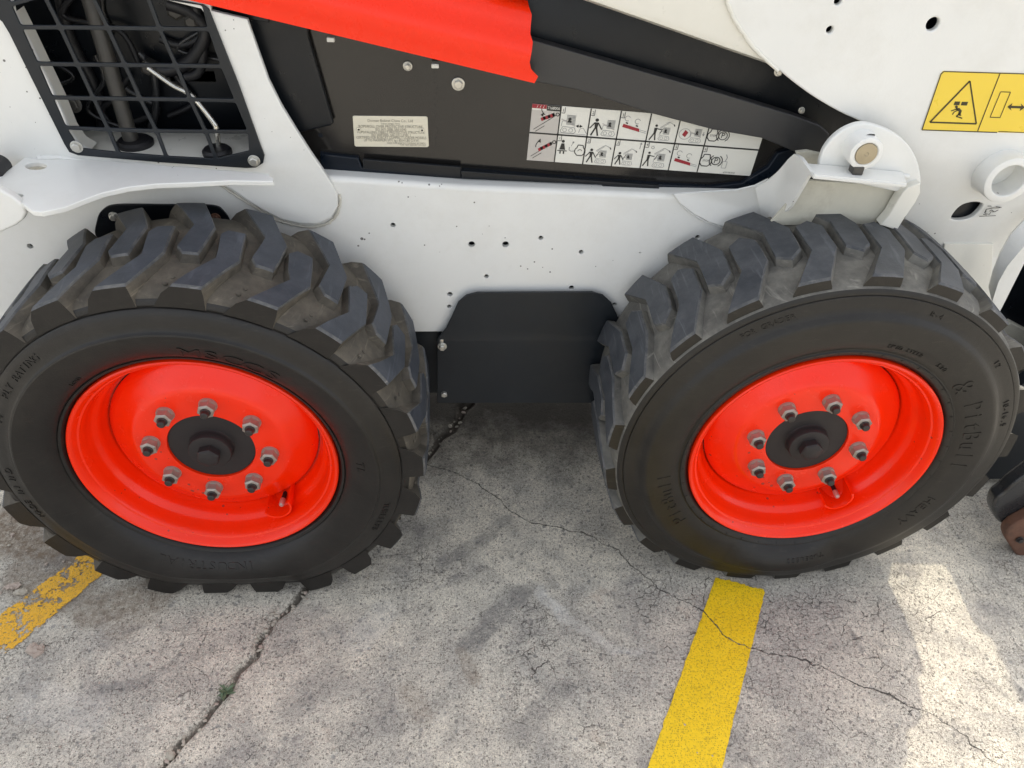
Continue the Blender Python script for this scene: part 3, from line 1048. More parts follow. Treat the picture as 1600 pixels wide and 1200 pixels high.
build_wheel('rear', -WB / 2,
            dict(yc=0.110, hw=0.124, n=22, phase=0.0, Rt=0.3830, profile=PROF_L, bulge=0.0, top=TOP, base=BASE, pips=True, ribs=False, valve=math.radians(147),
                 text=[('MSCCS', 21, 0.259, 0.034, 1.45), ('PLY RATING', -47, 0.319, 0.017, 1.05), ('14', -66, 0.319, 0.017, 1.05), ('MADE IN IND', -98, 0.319, 0.017, 1.05), ('TUBELESS', 112, 0.319, 0.015, 1.05),
                       ('INDUSTRIAL', 190, 0.262, 0.024, 1.2), ('LOAD', -38, 0.252, 0.009, 1.1), ('TL', 88, 0.268, 0.02, 1.1)]),
            (M_SIDE, M_LUG, M_GROOVE), LOADER, 0.142)
build_wheel('front', WB / 2,
            dict(yc=0.134, hw=0.120, n=21, phase=-22.2, Rt=0.3830, profile=PROF_R, bulge=0.020, top=TOP_R, base=BASE_R, pips=False, ribs=True, valve=math.radians(146), half=0.46,
                 text=[('PitBull', 78, 0.272, 0.042, 0.92), ('10-16.5', 72, 0.331, 0.015, 1.0), ('FOR GRADER', -28, 0.331, 0.013, 1.1), ('HEAVY', 121, 0.275, 0.022, 1.2), ('PitBull', -112, 0.272, 0.036, 0.92),
                       ('SKID STEER', 18, 0.262, 0.010, 1.1), ('R-4', 20, 0.331, 0.012, 1.1), ('530', 36, 0.262, 0.012, 1.1), ('12', 50, 0.331, 0.013, 1.1), ('TUBELESS', 170, 0.275, 0.014, 1.1), ('&', 51, 0.268, 0.05, 1.0)]),
            (M_SIDE2, M_LUG2, M_GROOVE2), LOADER, 0.1628)

# ---- chassis
YB = 0.28                                               # the white chaincase side


def X(px, py, Y): return float(at(px, py, Y=Y)[0])
def Zc(px, py, Y): return float(at(px, py, Y=Y)[2])


HOLES = [(614, 352, .0046), (737, 382, .0062), (790, 382, .0062), (845, 372, .0044), (908, 394, .0044), (760, 432, .0044), (703, 460, .0050), (702, 479, .0042), (893, 450, .0052), (960, 476, .0046), (500, 398, .0015), (645, 500, .0016), (1000, 395, .0014),
         (1090, 371, .0046), (403, 336, .0050), (47, 385, .0052)]
z_wb = Zc(665, 518, YB)
outline = [(-260, 268), (60, 268), (300, 276), (500, 283), (720, 298), (1030, 311), (1180, 314), (1420, 326)]
lp = [(lambda q_: (q_[0], q_[2]))(at(a[0], a[1], Y=YB)) for a in outline]
lp = lp + [(0.98, lp[-1][1]), (0.98, z_wb), (lp[0][0], z_wb)]
plate('chaincase_side', lp, YB, 0.010, M_WHITE, LOADER, bevel=0.0006, holes=[circ_px(a, b, r_, YB, 14) for a, b, r_ in HOLES], px=False)
# rounded top edge and the flange that runs back under the cab side
ed = [at(a, b, Y=YB) for a, b in ((-260, 268), (300, 276), (500, 283), (720, 298), (1030, 311), (1180, 314))]
v, f = [], []
sec = [(0.0, 0.0003)] + [(0.009 - 0.009 * math.cos(t), 0.009 * math.sin(t)) for t in np.linspace(0, math.pi / 2, 7)] + [(0.034, 0.009), (0.034, 0.003), (0.009, 0.003), (0.009, 0.0003)]
for q_ in ed:
    for (dy, dz) in sec: v.append((q_[0], YB + dy, q_[2] + dz))
k_ = len(sec)
for i in range(len(ed) - 1):
    for j in range(k_): f.append((i * k_ + j, i * k_ + (j + 1) % k_, (i + 1) * k_ + (j + 1) % k_, (i + 1) * k_ + j))
f.append(tuple(range(k_))); f.append(tuple((len(ed) - 1) * k_ + j for j in range(k_)))
link('chaincase_flange', merge([(v, f, 0)]), M_WHITE, LOADER, 35)
# dark inside of the chaincase and the lower hull
box('lower_hull', -1.05, 0.97, YB + 0.012, 1.22, 0.262, z_wb - 0.002, M_SATIN, LOADER, 0.006)
box('inner_hull', -1.05, 0.97, YB + 0.016, 1.22, z_wb + 0.002, 0.70, M_BLACK, LOADER, 0.006)
# black access plate between the tyres, upper part bent
hump = [(683, 628), (683, 530), (697, 513), (707, 492), (716, 472), (729, 461), (746, 457), (925, 456), (942, 461), (955, 473), (963, 490), (971, 506), (990, 526), (1003, 560), (1010, 628)]
acc = plate('access_plate', hump, 0.264, 0.004, M_SATIN, LOADER, bevel=0.0012, bend=[(Zc(800, 523, 0.264), -0.10), (Zc(800, 533, 0.264), 0.085)])


def bolt(px, py, Y, r, parent, mat=M_ZINC, name='bolt', rot=None, washer=True, h=0.006):
    c = at(px, py, Y=Y)
    v, f = hexprism(r, -h - 0.0015, -0.001, 0.0010, random.uniform(0, 1) if rot is None else rot)
    parts = [(v, f, 0)]
    if washer:
        v2, f2 = lathe([(0.0, r * 1.38), (-0.0014, r * 1.38), (-0.0018, r * 1.30), (-0.0018, 0.0)], 24)
        parts.append((v2, f2, 0))
    return link(name, merge(parts), mat, parent, 30, tuple(c))


for (bx, by) in ((691, 541), (694, 614)):
    bolt(bx, by, 0.2625, 0.0066, acc, h=0.007)
    c = at(bx - 1, by - 7, Y=0.2615)
    bm = bmesh.new(); box_bm(bm, c[0] - .0035, c[0] + .0035, c[1] - .0005, c[1] + .0015, c[2] - .002, c[2] + .005, .0005)
    link('bolt_slot', bm_mesh('slot', bm), M_ZINC, acc)
# oval cover behind the rear tyre
oval = spline([(152, 372), (151, 345), (160, 328), (182, 320), (255, 320), (330, 321), (350, 331), (361, 350), (364, 372), (300, 384), (200, 384)], 5)
ov = plate('slot_cover', oval, 0.2755, 0.0045, M_BLACK, LOADER, bevel=0.0012)
bolt(178, 338, 0.2745, 0.0062, ov, M_ZINC); bolt(337, 340, 0.2745, 0.0062, ov, M_RUST)

# upright plate that carries the grille and runs down into the rounded, welded foot
YP = 0.270
GRL_COLS = [[(14, 8), (30, 43), (56, 100), (79, 153), (100, 200), (122, 234)],
            [(68, -8), (94, 43), (121, 101), (146, 154), (169, 203), (185, 241)],
            [(143, -8), (168, 44), (195, 102), (219, 155), (244, 205), (260, 247)],
            [(229, -8), (249, 45), (275, 103), (297, 156), (321, 206), (338, 251)],
            [(318, 6), (328, 46), (348, 104), (370, 158), (390, 206), (392, 238)]]
YG = 0.2655


def XZ(px, py, Y):
    q_ = at(px, py, Y=Y)
    return np.array([q_[0], q_[2]])


def rquad(c4, r=0.006, inset=0.0028):
    """rounded opening inside the four lattice nodes"""
    c4 = [np.array(a) for a in c4]
    cen = sum(c4) / 4
    q4 = []
    for i in range(4):
        e1 = c4[(i + 1) % 4] - c4[i]; e0 = c4[(i - 1) % 4] - c4[i]
        e1 /= np.linalg.norm(e1); e0 /= np.linalg.norm(e0)
        sn = abs(e1[0] * e0[1] - e1[1] * e0[0])
        q4.append(c4[i] + (e1 + e0) * inset / sn)
    out = []
    for i in range(4):
        a, b, c_ = q4[(i - 1) % 4], q4[i], q4[(i + 1) % 4]
        d0 = (a - b) / np.linalg.norm(a - b); d1 = (c_ - b) / np.linalg.norm(c_ - b)
        for t in (0, .25, .5, .75, 1):
            p0, p2 = b + d0 * r, b + d1 * r
            out.append((1 - t) ** 2 * p0 + 2 * t * (1 - t) * b + t * t * p2)
    return out


gh = []
for ci in range(4):
    for ri in range(5):
        A_, B_ = GRL_COLS[ci], GRL_COLS[ci + 1]
        gh.append(rquad([XZ(*A_[ri], YG), XZ(*B_[ri], YG), XZ(*B_[ri + 1], YG), XZ(*A_[ri + 1], YG)], 0.0035, 0.0030))
    # one more row above the frame of the picture
    A_, B_ = GRL_COLS[ci], GRL_COLS[ci + 1]
    up = lambda c_: XZ(*c_[0], YG) + (XZ(*c_[0], YG) - XZ(*c_[1], YG)) * 1.0
    if ci < 3:
        gh.append(rquad([up(A_), up(B_), XZ(*B_[0], YG), XZ(*A_[0], YG)], 0.0035, 0.0030))
g_out = [(-70, -110), (-12, 22), (3, 34), (14, 52), (60, 145), (100, 225), (108, 238), (122, 243), (250, 254), (385, 263), (400, 262), (411, 255), (413, 243), (405, 222), (372, 130), (326, 14), (318, 8), (262, -3), (200, -110)]
grille = plate('grille', g_out, YG, 0.004, M_SATIN, LOADER, bevel=0.0010, holes=gh)
bolt(120, 229, YG - 0.001, 0.0072, grille); bolt(397, 251, YG - 0.001, 0.0072, grille)
post = [(-260, -190), (310, -190), (330, 17), (386, 30), (403, 78), (420, 126), (440, 166), (462, 202), (485, 238), (503, 264), (517, 286), (527, 305), (528, 322), (518, 340), (498, 350), (470, 350), (440, 343),
        (410, 328), (385, 312), (362, 296), (343, 287), (200, 300), (40, 330), (-260, 330)]
opening = [(0, -90), (22, 20), (42, 60), (66, 110), (90, 160), (108, 205), (122, 226), (140, 237), (380, 256), (397, 250), (396, 235), (357, 120), (326, 30), (314, 14), (250, -2), (215, -90)]
op = [tuple(XZ(a, b, YP)) for a, b in opening]
upr = plate('rear_upright', post, YP, 0.010, M_WHITE, LOADER, bevel=0.002, holes=[op])
# welds
def weld(path_px, Y, r, parent, mat=M_WELD, name='weld'):
    P = [at(a, b, Y=Y) for a, b in spline(path_px, 8, closed=False)]
    P = [p_ + rng.normal(0, 0.0004, 3) for p_ in P]
    return tube(name, P, [r * random.uniform(.8, 1.2) for _ in P], mat, parent, 8)


weld([(343, 288), (375, 309), (410, 331), (440, 346), (470, 353), (500, 353), (521, 342), (531, 322), (530, 303)], YB - 0.001, 0.0026, upr)
# opening return edge: deep rim of white sheet on the left and bottom of the engine opening
rim_l = [(22, 20), (42, 60), (66, 110), (90, 160), (108, 205), (122, 226), (140, 237)]
def strip(name, px_list, Y0, Y1, mat, parent, shift=(0, 0)):
    v, f = [], []
    for (a, b) in px_list:
        q_ = at(a, b, Y=Y0)
        v.append((q_[0], Y0, q_[2])); v.append((q_[0] + shift[0], Y1, q_[2] + shift[1]))
        v.append((q_[0] + shift[0] - .003, Y1, q_[2] + shift[1] - .003)); v.append((q_[0] - .003, Y0, q_[2] - .003))
    for i in range(len(px_list) - 1):
        for k in range(4):
            f.append((i * 4 + k, i * 4 + (k + 1) % 4, i * 4 + 4 + (k + 1) % 4, i * 4 + 4 + k))
    return link(name, merge([(v, f, 0)]), mat, parent, 40)


strip('opening_rim', rim_l, YP + 0.010, YP + 0.045, M_CREAM, upr)
# engine bay
zf = Zc(250, 246, YP) - 0.004
box('engine_bay_floor', -1.0, -0.40, YP + 0.012, 0.385, zf - 0.012, zf, M_CREAM, LOADER, 0.003)
box('engine_bay_back', -1.05, -0.36, 0.62, 0.66, zf - .05, 1.40, M_BLACK, LOADER, 0.003)
box('engine_block', -0.95, -0.40, 0.43, 0.61, zf - 0.10, 1.08, M_BLACK, LOADER, 0.02)
fp = at(207, 226, Z=zf)
tp_ = at(132, -30, Y=fp[1] + 0.03)
tube('stay_tube', [fp, fp * 0.5 + tp_ * 0.5, tp_], 0.0125, M_TUBEGREY, LOADER, 20)
def grommet(px, py, r, h=0.010):
    c = at(px, py, Z=zf)
    v, f = lathe([(0, 0.0), (0, r), (-h * .6, r), (-h, r * .85), (-h, 0.0)], 28)
    v = [(a, c_, -b) for (a, b, c_) in v]
    o = link('grommet', merge([(v, f, 0)]), M_HOSE, LOADER, 35, tuple(c))
    return o


grommet(212, 226, 0.030); grommet(340, 240, 0.024)
fp = at(342, 236, Z=zf)
pp = [fp, at(338, 202, Y=fp[1]), at(333, 190, Y=fp[1] + .002), at(300, 150, Y=fp[1] + .01), at(270, 133, Y=fp[1] + .02), at(232, 106, Y=fp[1] + .03)]
tube('bent_steel_pipe', spline(pp, 5, closed=False), 0.0048, M_CHROME, LOADER, 14)
for i, (pts_, r_) in enumerate([([(225, 96), (260, 110), (300, 92), (322, 50), (300, 20), (262, 5)], .011), ([(90, -20), (110, 60), (150, 140), (160, 200)], .009), ([(170, -20), (205, 40), (240, 100), (290, 170), (300, 240)], .007),
                                ([(300, -10), (318, 60), (312, 110), (290, 120)], .008), ([(250, 60), (280, 70), (310, 60), (330, 30)], .007), ([(60, -10), (80, 80), (118, 160), (130, 210)], .008)]):
    tube('hose', spline([at(a, b, Y=0.40 + 0.02 * (i % 3)) for a, b in pts_], 6, closed=False), r_, M_HOSE, LOADER, 12)
for k in range(9):
    g_ = np.random.default_rng(60 + k)
    x0_, y0_ = g_.uniform(40, 330), g_.uniform(-30, 120)
    pts_ = [(x0_, y0_), (x0_ + g_.uniform(-40, 40), y0_ + g_.uniform(20, 50)), (x0_ + g_.uniform(-70, 70), y0_ + g_.uniform(50, 90)), (x0_ + g_.uniform(-60, 90), y0_ + g_.uniform(90, 130))]
    tube('hose', spline([at(a, b, Y=0.405 + 0.003 * k) for a, b in pts_], 6, closed=False), float(g_.uniform(.003, .008)), M_GREASE if k % 3 else M_HOSE, LOADER, 10)
for (a, b, Yv, r_) in ((276, 14, .42, .016), (232, 104, .39, .012), (300, 32, .40, .012)):
    c = at(a, b, Y=Yv)
    v, f = hexprism(r_, -0.012, 0.012, 0.003)
    link('hose_fitting', merge([(v, f, 0)]), M_TUBEGREY, LOADER, 30, tuple(c))
c = at(113, 162, Y=.33); bolt(113, 162, .33, .011, LOADER, M_TUBEGREY, 'hose_fitting')
box('radiator_bracket', X(270, 150, .43), X(345, 150, .43), .43, .45, Zc(300, 130, .43), Zc(300, 108, .43), M_TUBEGREY, LOADER, .003)

# fender shelf
ZS = 0.792
sh = [(427, 277), (427, 283), (360, 282), (300, 285), (245, 287), (200, 292), (160, 301), (130, 312), (100, 324), (65, 331), (50, 329), (38, 320), (0, 287), (-60, 300), (-60, 262), (0, 275), (38, 246), (140, 250), (300, 262), (420, 273)]
slot = lambda cx, cy, a, b: [(lambda q_: (q_[0], q_[1]))(at(cx + a * math.cos(t), cy + b * math.sin(t), Z=ZS)) for t in np.linspace(0, 2 * math.pi, 16, endpoint=False)]
me = curve_mesh([[tuple(at(a, b, Z=ZS)[:2]) for a, b in sh], slot(56, 259, 17, 6), slot(28, 305, 8, 3)], 0.009, 0.0018)
me.transform(Matrix.Translation((0, 0, ZS - 0.0045)))
link('fender_shelf', me, M_WHITE, LOADER, 35, None, True)
weld([(140, 252), (200, 256), (300, 265), (420, 275)], YP - 0.001, 0.0035, LOADER, M_WHITE)
weld([(60, 247), (90, 246), (140, 252)], YP - 0.001, 0.004, LOADER, M_WHITE)
# rear lobe and rubber stop at the left edge
plate('tailgate_hinge', [(-90, 262), (-20, 286), (0, 297), (20, 308), (36, 322), (41, 333), (36, 344), (24, 353), (0, 364), (-50, 384), (-90, 390)], 0.115, 0.016, M_WHITE, LOADER, bevel=0.004)
c = at(-8, 266, Y=.22)
v, f = lathe([(-.02, 0), (-.02, .014), (-.016, .018), (.02, .018), (.024, .014), (.024, 0)], 24)
link('rubber_stop', merge([(v, f, 0)]), M_HOSE, LOADER, 30, tuple(c))

# ---- cab side
YC = 0.318
cab = plate('cab_side_panel', [(386, -160), (400, 270), (560, 262), (1030, 305), (1120, 306), (1175, 292), (1215, 262), (1235, 225), (1240, 200), (1130, 160), (960, 112), (830, 74), (810, -10), (800, -160)], YC, 0.006, M_CAB, LOADER, bevel=0.001)
plate('side_pocket', [(392, -40), (478, -30), (482, 58), (500, 120), (521, 193), (516, 197), (455, 211), (440, 196), (392, 60)], YC - 0.016, 0.012, M_BLACK, LOADER, bevel=0.004)
plate('sill_trim', [(500, 240), (560, 247), (566, 262), (720, 276), (722, 266), (1030, 288), (1110, 292), (1160, 286), (1200, 262), (1215, 240), (1245, 230), (1230, 285), (1170, 316), (1030, 314), (500, 278)], YC - 0.010, 0.012, M_NAVY, LOADER, bevel=0.003)
plate('sill_trim', [(720, 267), (1030, 290), (1030, 301), (1012, 301), (1008, 296), (942, 292), (938, 288), (722, 279)], YC - 0.016, 0.008, M_BLACK, LOADER, bevel=0.0015)
plate('sill_trim', [(567, 249), (720, 261), (720, 279), (567, 264)], YC - 0.014, 0.006, M_BLACK, LOADER, bevel=0.0015)
box('cab_body', -0.36, 0.62, YC + 0.012, 1.20, 0.72, 1.045, M_BLACK, LOADER, 0.01)
bolt(637, 103, YC - .001, .0055, cab); bolt(716, 131, YC - .001, .0078, cab, h=.005)
c = at(501, 211, Y=YC)
v, f = lathe([(-.0008, .0038), (-.0008, 0)], 14)
link('panel_hole', merge([(v, f, 0)]), M_NAVY, cab, 30, (c[0], c[1] - .0002, c[2]))
for (a, b) in ((518, 62), (681, 103)):
    c = at(a, b, Y=.300)
    bm = bmesh.new(); box_bm(bm, c[0] - .007, c[0] + .005, c[1] - .004, c[1] + .006, c[2] - .003, c[2] + .004, .0015)
    link('clip', bm_mesh('clip', bm), M_DECAL, cab)
# row of spot welds down the cab panel
sv, sf = [], []
for k in range(15):
    a, b = 681 + random.uniform(-2.5, 2.5), 112 + k * 8.6
    c = at(a, b, Y=YC)
    v, f = lathe([(0, .0013), (-.0004, .0009), (-.0005, 0)], 8)
    off = len(sv)
    sv += [(p_[0] + c[0], p_[1] + c[1], p_[2] + c[2]) for p_ in v]; sf += [tuple(i + off for i in g) for g in f]
tag(link('spot_welds', merge([(sv, sf, 0)]), M_CAB, cab, 40), kind='stuff')

# window and frame above the link
glass = plate('side_window', [(780, -200), (780, 60), (900, 90), (1260, 190), (1400, 230), (1400, -200)], 0.352, 0.005, M_GLASS, LOADER, bevel=0.0008)
plate('window_frame', [(740, -200), (1400, -200), (1400, 160), (1300, 178), (1330, 210), (740, 100)], 0.340, 0.010, M_NAVY, LOADER, bevel=0.003,
      holes=[[tuple(XZ(a, b, 0.340)) for a, b in [(822, -120), (824, 46), (832, 53), (1000, 66), (1085, 72), (1094, 68), (1060, 40), (1000, 0), (960, -120)]]])
plate('window_frame', [(898, -40), (908, -40), (915, 62), (903, 62)], 0.346, 0.005, M_BLACK, LOADER, bevel=0.0015)
box('cab_interior_wall', -0.30, 0.62, 0.70, 0.72, 1.05, 1.75, M_LINK, LOADER, 0.004)
box('cab_seat', -0.1, 0.35, 0.50, 0.68, 1.05, 1.22, M_BLACK, LOADER, 0.03)

# long tapering dark grey link in front of the decals
link_bar = plate('lift_link', [(700, 24), (830, 62), (960, 99), (1130, 147), (1238, 180), (1282, 197), (1296, 210), (1290, 236), (1268, 243), (1245, 239), (1190, 216), (1115, 203), (1020, 178), (900, 140), (835, 128), (700, 92)],
                 0.288, 0.022, M_LINK, LOADER, bevel=0.0022)
bolt(1252, 172, .30, .004, LOADER, M_ZINC)

# red cover: bent sheet with a folded lower flange
prof = [(0.0, 0.0), (0.0, 0.011), (-0.0004, 0.0145), (-0.0008, 0.020), (-0.0030, 0.030), (-0.001, 0.046), (0.005, 0.058), (0.012, 0.067), (0.016, 0.078), (0.020, 0.092), (0.028, 0.100), (0.045, 0.104)]
YR = 0.262
a_, b_ = at(353, 14, Y=YR), at(835, 130, Y=YR)
dirv = (b_ - a_) / np.linalg.norm(b_ - a_)
a_ = a_ - dirv * 0.30
L_ = np.linalg.norm(b_ - a_)
upv = np.array([-dirv[2], 0, dirv[0]])
if upv[2] < 0: upv = -upv
v, f = [], []
NSEG = 24
ends = {0: 0.0, 1: 0.003, 2: -0.003, 3: -0.011, 4: -0.016, 5: -0.017, 6: -0.018, 7: -0.024, 8: -0.026, 9: -0.028, 10: -0.034, 11: -0.036}
for j, (dy, dz) in enumerate(prof):
    for k in range(NSEG + 1):
        t = k / NSEG
        L2 = L_ + ends[j]
        tap = 1.0
        q_ = a_ + dirv * (L2 * t) + upv * dz * tap
        v.append((q_[0], YR + dy, q_[2]))
mloop = len(prof)
for j in range(mloop - 1):
    for k in range(NSEG):
        o_ = j * (NSEG + 1) + k
        f.append((o_, o_ + 1, o_ + NSEG + 2, o_ + NSEG + 1))
me = pydata('red', v, f)
bm = bmesh.new(); bm.from_mesh(me)
bmesh.ops.recalc_face_normals(bm, faces=bm.faces)
bmesh.ops.solidify(bm, geom=bm.faces[:], thickness=0.0025)
me = bm_mesh('red', bm)
red = link('red_side_cover', me, M_RED, LOADER, 40)
plate('rear_gusset', [(262, -60), (262, -4), (322, 12), (388, 31), (420, 36), (420, -60)], 0.290, 0.012, M_BLACK, LOADER, bevel=0.002)
c = at(706, -2, Y=YR + .03); bolt(706, -2, YR + .03, .008, LOADER, M_NAVY)

# ---- data plate with its writing
dp = plate('data_plate', [(551, 182), (553, 181), (666, 182), (668, 184), (670, 228), (668, 230), (556, 229), (554, 227)], YC - .0016, .0014, M_ALU, LOADER, bevel=.0003)


def quadmap(c4, Y):
    """(u, v) in the unit square (v up) of the four pixel corners TL, TR, BR, BL -> pixel, by projective map"""
    (x0, y0), (x1, y1), (x2, y2), (x3, y3) = c4
    W0 = [at(a, b, Y=Y) for a, b in c4]

    def g(u, v):
        t = 1 - v
        q_ = (W0[0] * (1 - u) + W0[1] * u) * (1 - t) + (W0[3] * (1 - u) + W0[2] * u) * t
        return (q_[0], Y, q_[2])
    return g


def print_text(items, g, aspect, mat, parent, name='lettering'):
    """items: (text, u, v, height in v units, width factor, align)"""
    V, F = [], []
    for (t, u, v_, h_, wf, al) in items:
        gv_, gf_ = text_geo(t, 1.0, 0.0)
        xs = [a[0] for a in gv_]
        w_ = (max(xs) - min(xs)) * h_ * 1.4 / aspect * wf
        u0 = u if al == 'c' else (u + w_ / 2 if al == 'l' else u - w_ / 2)
        off = len(V)
        V += [g(u0 + a[0] * h_ * 1.4 / aspect * wf, v_ + a[1] * h_ * 1.4) for a in gv_]
        F += [tuple(off + i for i in q_) for q_ in gf_]
    return tag(link(name, merge([(V, F, 0)]), mat, parent, 0), kind='stuff')


g = quadmap([(550, 181), (668, 182), (670, 230), (555, 229)], YC - .0022)
M_FAINT = paint('faded_printing_ink', (0.22, 0.20, 0.16), 0.6, coat=0)
print_text([('Doosan Bobcat China Co., Ltd', .5, .85, .085, 1.0, 'c'), ('Suzhou, Jiangsu, China', .5, .755, .05, 1.0, 'c'),
            ('ROPS/ROLL OVER PROTECTIVE STRUCTURE', .5, .66, .085, .9, 'c'), ('ISO 3471:2008, SAE J1040', .5, .565, .085, .8, 'c'),
            ('FOPS/FALLING OBJECT PROTECTIVE STRUCTURE', .5, .475, .085, .85, 'c'), ('ISO 3449:2005, SAE J231 LEVEL 1', .5, .385, .085, .8, 'c'),
            ('CERTIFIED FOR BOBCAT COMPACT LOADER MODELS', .5, .30, .085, .8, 'c'), ('UP TO MAXIMUM 3771 kg / 8314 LBS G.V.W.', .5, .21, .085, .8, 'c'),
            ('MADE FOR BOBCAT COMPANY BY DBCC', .96, .12, .055, .9, 'r'), ('TYPE TEST REPORT ON FILE', .96, .06, .05, 1.0, 'r')], g, 2.45, M_FAINT, dp)
for (a, b) in ((560.5, 202.5), (659.5, 203.5)):
    c = at(a, b, Y=YC - .0022)
    v, f = lathe([(0, .0040), (-.0012, .0036), (-.0014, .0022), (-.0004, .0016)], 20)
    v2, f2 = lathe([(-.0004, .0017), (.0004, .0)], 12)
    link('rivet', merge([(v, f, 0), (v2, f2, 1)]), [M_ALU, M_STUD], dp, 30, tuple(c))

# ---- instruction decal (two rows of pictograms)
YD = YC - .0010
dec = plate('instruction_decal', [(832, 162), (1006, 176), (1199, 192), (1172, 275), (823, 250)], YD, .0006, M_DECAL, LOADER, bevel=.0001)
G = quadmap([(832, 162), (1199, 192), (1172, 275), (823, 250)], YD - .0003)
ASP = 4.2


class Ink:
    def __init__(s): s.v, s.f = [], []
    def poly(s, pts, fn):
        o_ = len(s.v); s.v += [fn(*p_) for p_ in pts]; s.f.append(tuple(range(o_, o_ + len(pts))))
    def line(s, p0, p1, w, fn, asp=1.0):
        d = np.array([(p1[0] - p0[0]) * asp, p1[1] - p0[1]]); L = np.linalg.norm(d) + 1e-9
        n_ = np.array([-d[1] / asp, d[0]]) / L * w / 2
        s.poly([(p0[0] - n_[0], p0[1] - n_[1]), (p1[0] - n_[0], p1[1] - n_[1]), (p1[0] + n_[0], p1[1] + n_[1]), (p0[0] + n_[0], p0[1] + n_[1])], fn)
    def path(s, pts, w, fn, asp=1.0, closed=False):
        for a, b in zip(pts, pts[1:] + (pts[:1] if closed else [])): s.line(a, b, w, fn, asp)
    def disc(s, c, r, fn, asp=1.0, n_=14):
        s.poly([(c[0] + r * math.cos(k * 2 * math.pi / n_) / asp, c[1] + r * math.sin(k * 2 * math.pi / n_)) for k in range(n_)], fn)
    def ring(s, c, r, w, fn, asp=1.0, a0=0, a1=360, n_=18):
        P = [(c[0] + r * math.cos(math.radians(a0 + (a1 - a0) * k / n_)) / asp, c[1] + r * math.sin(math.radians(a0 + (a1 - a0) * k / n_))) for k in range(n_ + 1)]
        s.path(P, w, fn, asp)
    def make(s, name, mat, parent):
        return tag(link(name, merge([(s.v, s.f, 0)]), mat, parent, 0), kind='stuff')


black, grey, crim, pale = Ink(), Ink(), Ink(), Ink()
rowy = [(0.505, 0.985), (0.02, 0.495)]
edges = [0.0, 0.135, 0.268, 0.394, 0.518, 0.636, 0.752, 1.0]
edges = [0.0, 0.130, 0.254, 0.378, 0.502, 0.626, 0.750, 0.874]
cols = [0.0, 0.118, 0.245, 0.372, 0.499, 0.626, 0.753, 0.880, 1.0]
cols = [0.0, 0.115, 0.2425, 0.37, 0.4975, 0.625, 0.7525, 0.88, 1.0]
cols = [0.0, 0.12, 0.245, 0.372, 0.50, 0.627, 0.757, 1.0]
for k in range(1, 7):
    black.line((cols[k], 0), (cols[k], 1), 0.022, G, ASP)
black.line((0, 0.5), (1, 0.5), 0.028, G, ASP)
pale.poly([(0, 0), (cols[1] - .003, 0), (cols[1] - .003, .487), (0, .487)], G)
pale.poly([(0, .513), (cols[1] - .003, .513), (cols[1] - .003, .90), (0, .90)], G)
crim.poly([(0.0, .93), (0.06, .93), (0.06, 1.0), (0.0, 1.0)], G)
black.poly([(0.061, .905), (cols[1], .905), (cols[1], 1.0), (0.061, 1.0)], G)


def cell(ci, ri, w=1.0):
    u0, u1 = cols[ci], cols[ci] + 0.124
    v0, v1 = rowy[ri]
    return lambda x_, y_: G(u0 + (u1 - u0) * x_, v0 + (v1 - v0) * y_)


def person(fn, x, y, s):
    black.disc((x, y + .80 * s), .085 * s, fn)
    black.poly([(x - .10 * s, y + .68 * s), (x + .10 * s, y + .68 * s), (x + .06 * s, y + .36 * s), (x - .06 * s, y + .36 * s)], fn)
    black.line((x - .08 * s, y + .66 * s), (x - .30 * s, y + .36 * s), .055 * s, fn)
    black.line((x + .08 * s, y + .66 * s), (x + .28 * s, y + .34 * s), .055 * s, fn)
    black.line((x - .03 * s, y + .40 * s), (x - .20 * s, y), .075 * s, fn)
    black.line((x + .03 * s, y + .40 * s), (x + .13 * s, y), .075 * s, fn)


def worker(fn, x, y, s):
    black.disc((x, y + .88 * s), .075 * s, fn)
    black.poly([(x - .09 * s, y + .74 * s), (x + .08 * s, y + .76 * s), (x + .04 * s, y + .40 * s), (x - .09 * s, y + .40 * s)], fn)
    black.line((x + .05 * s, y + .70 * s), (x + .34 * s, y + .66 * s), .055 * s, fn)
    black.line((x - .05 * s, y + .42 * s), (x - .26 * s, y), .075 * s, fn)
    black.line((x + .0 * s, y + .42 * s), (x + .06 * s, y), .075 * s, fn)


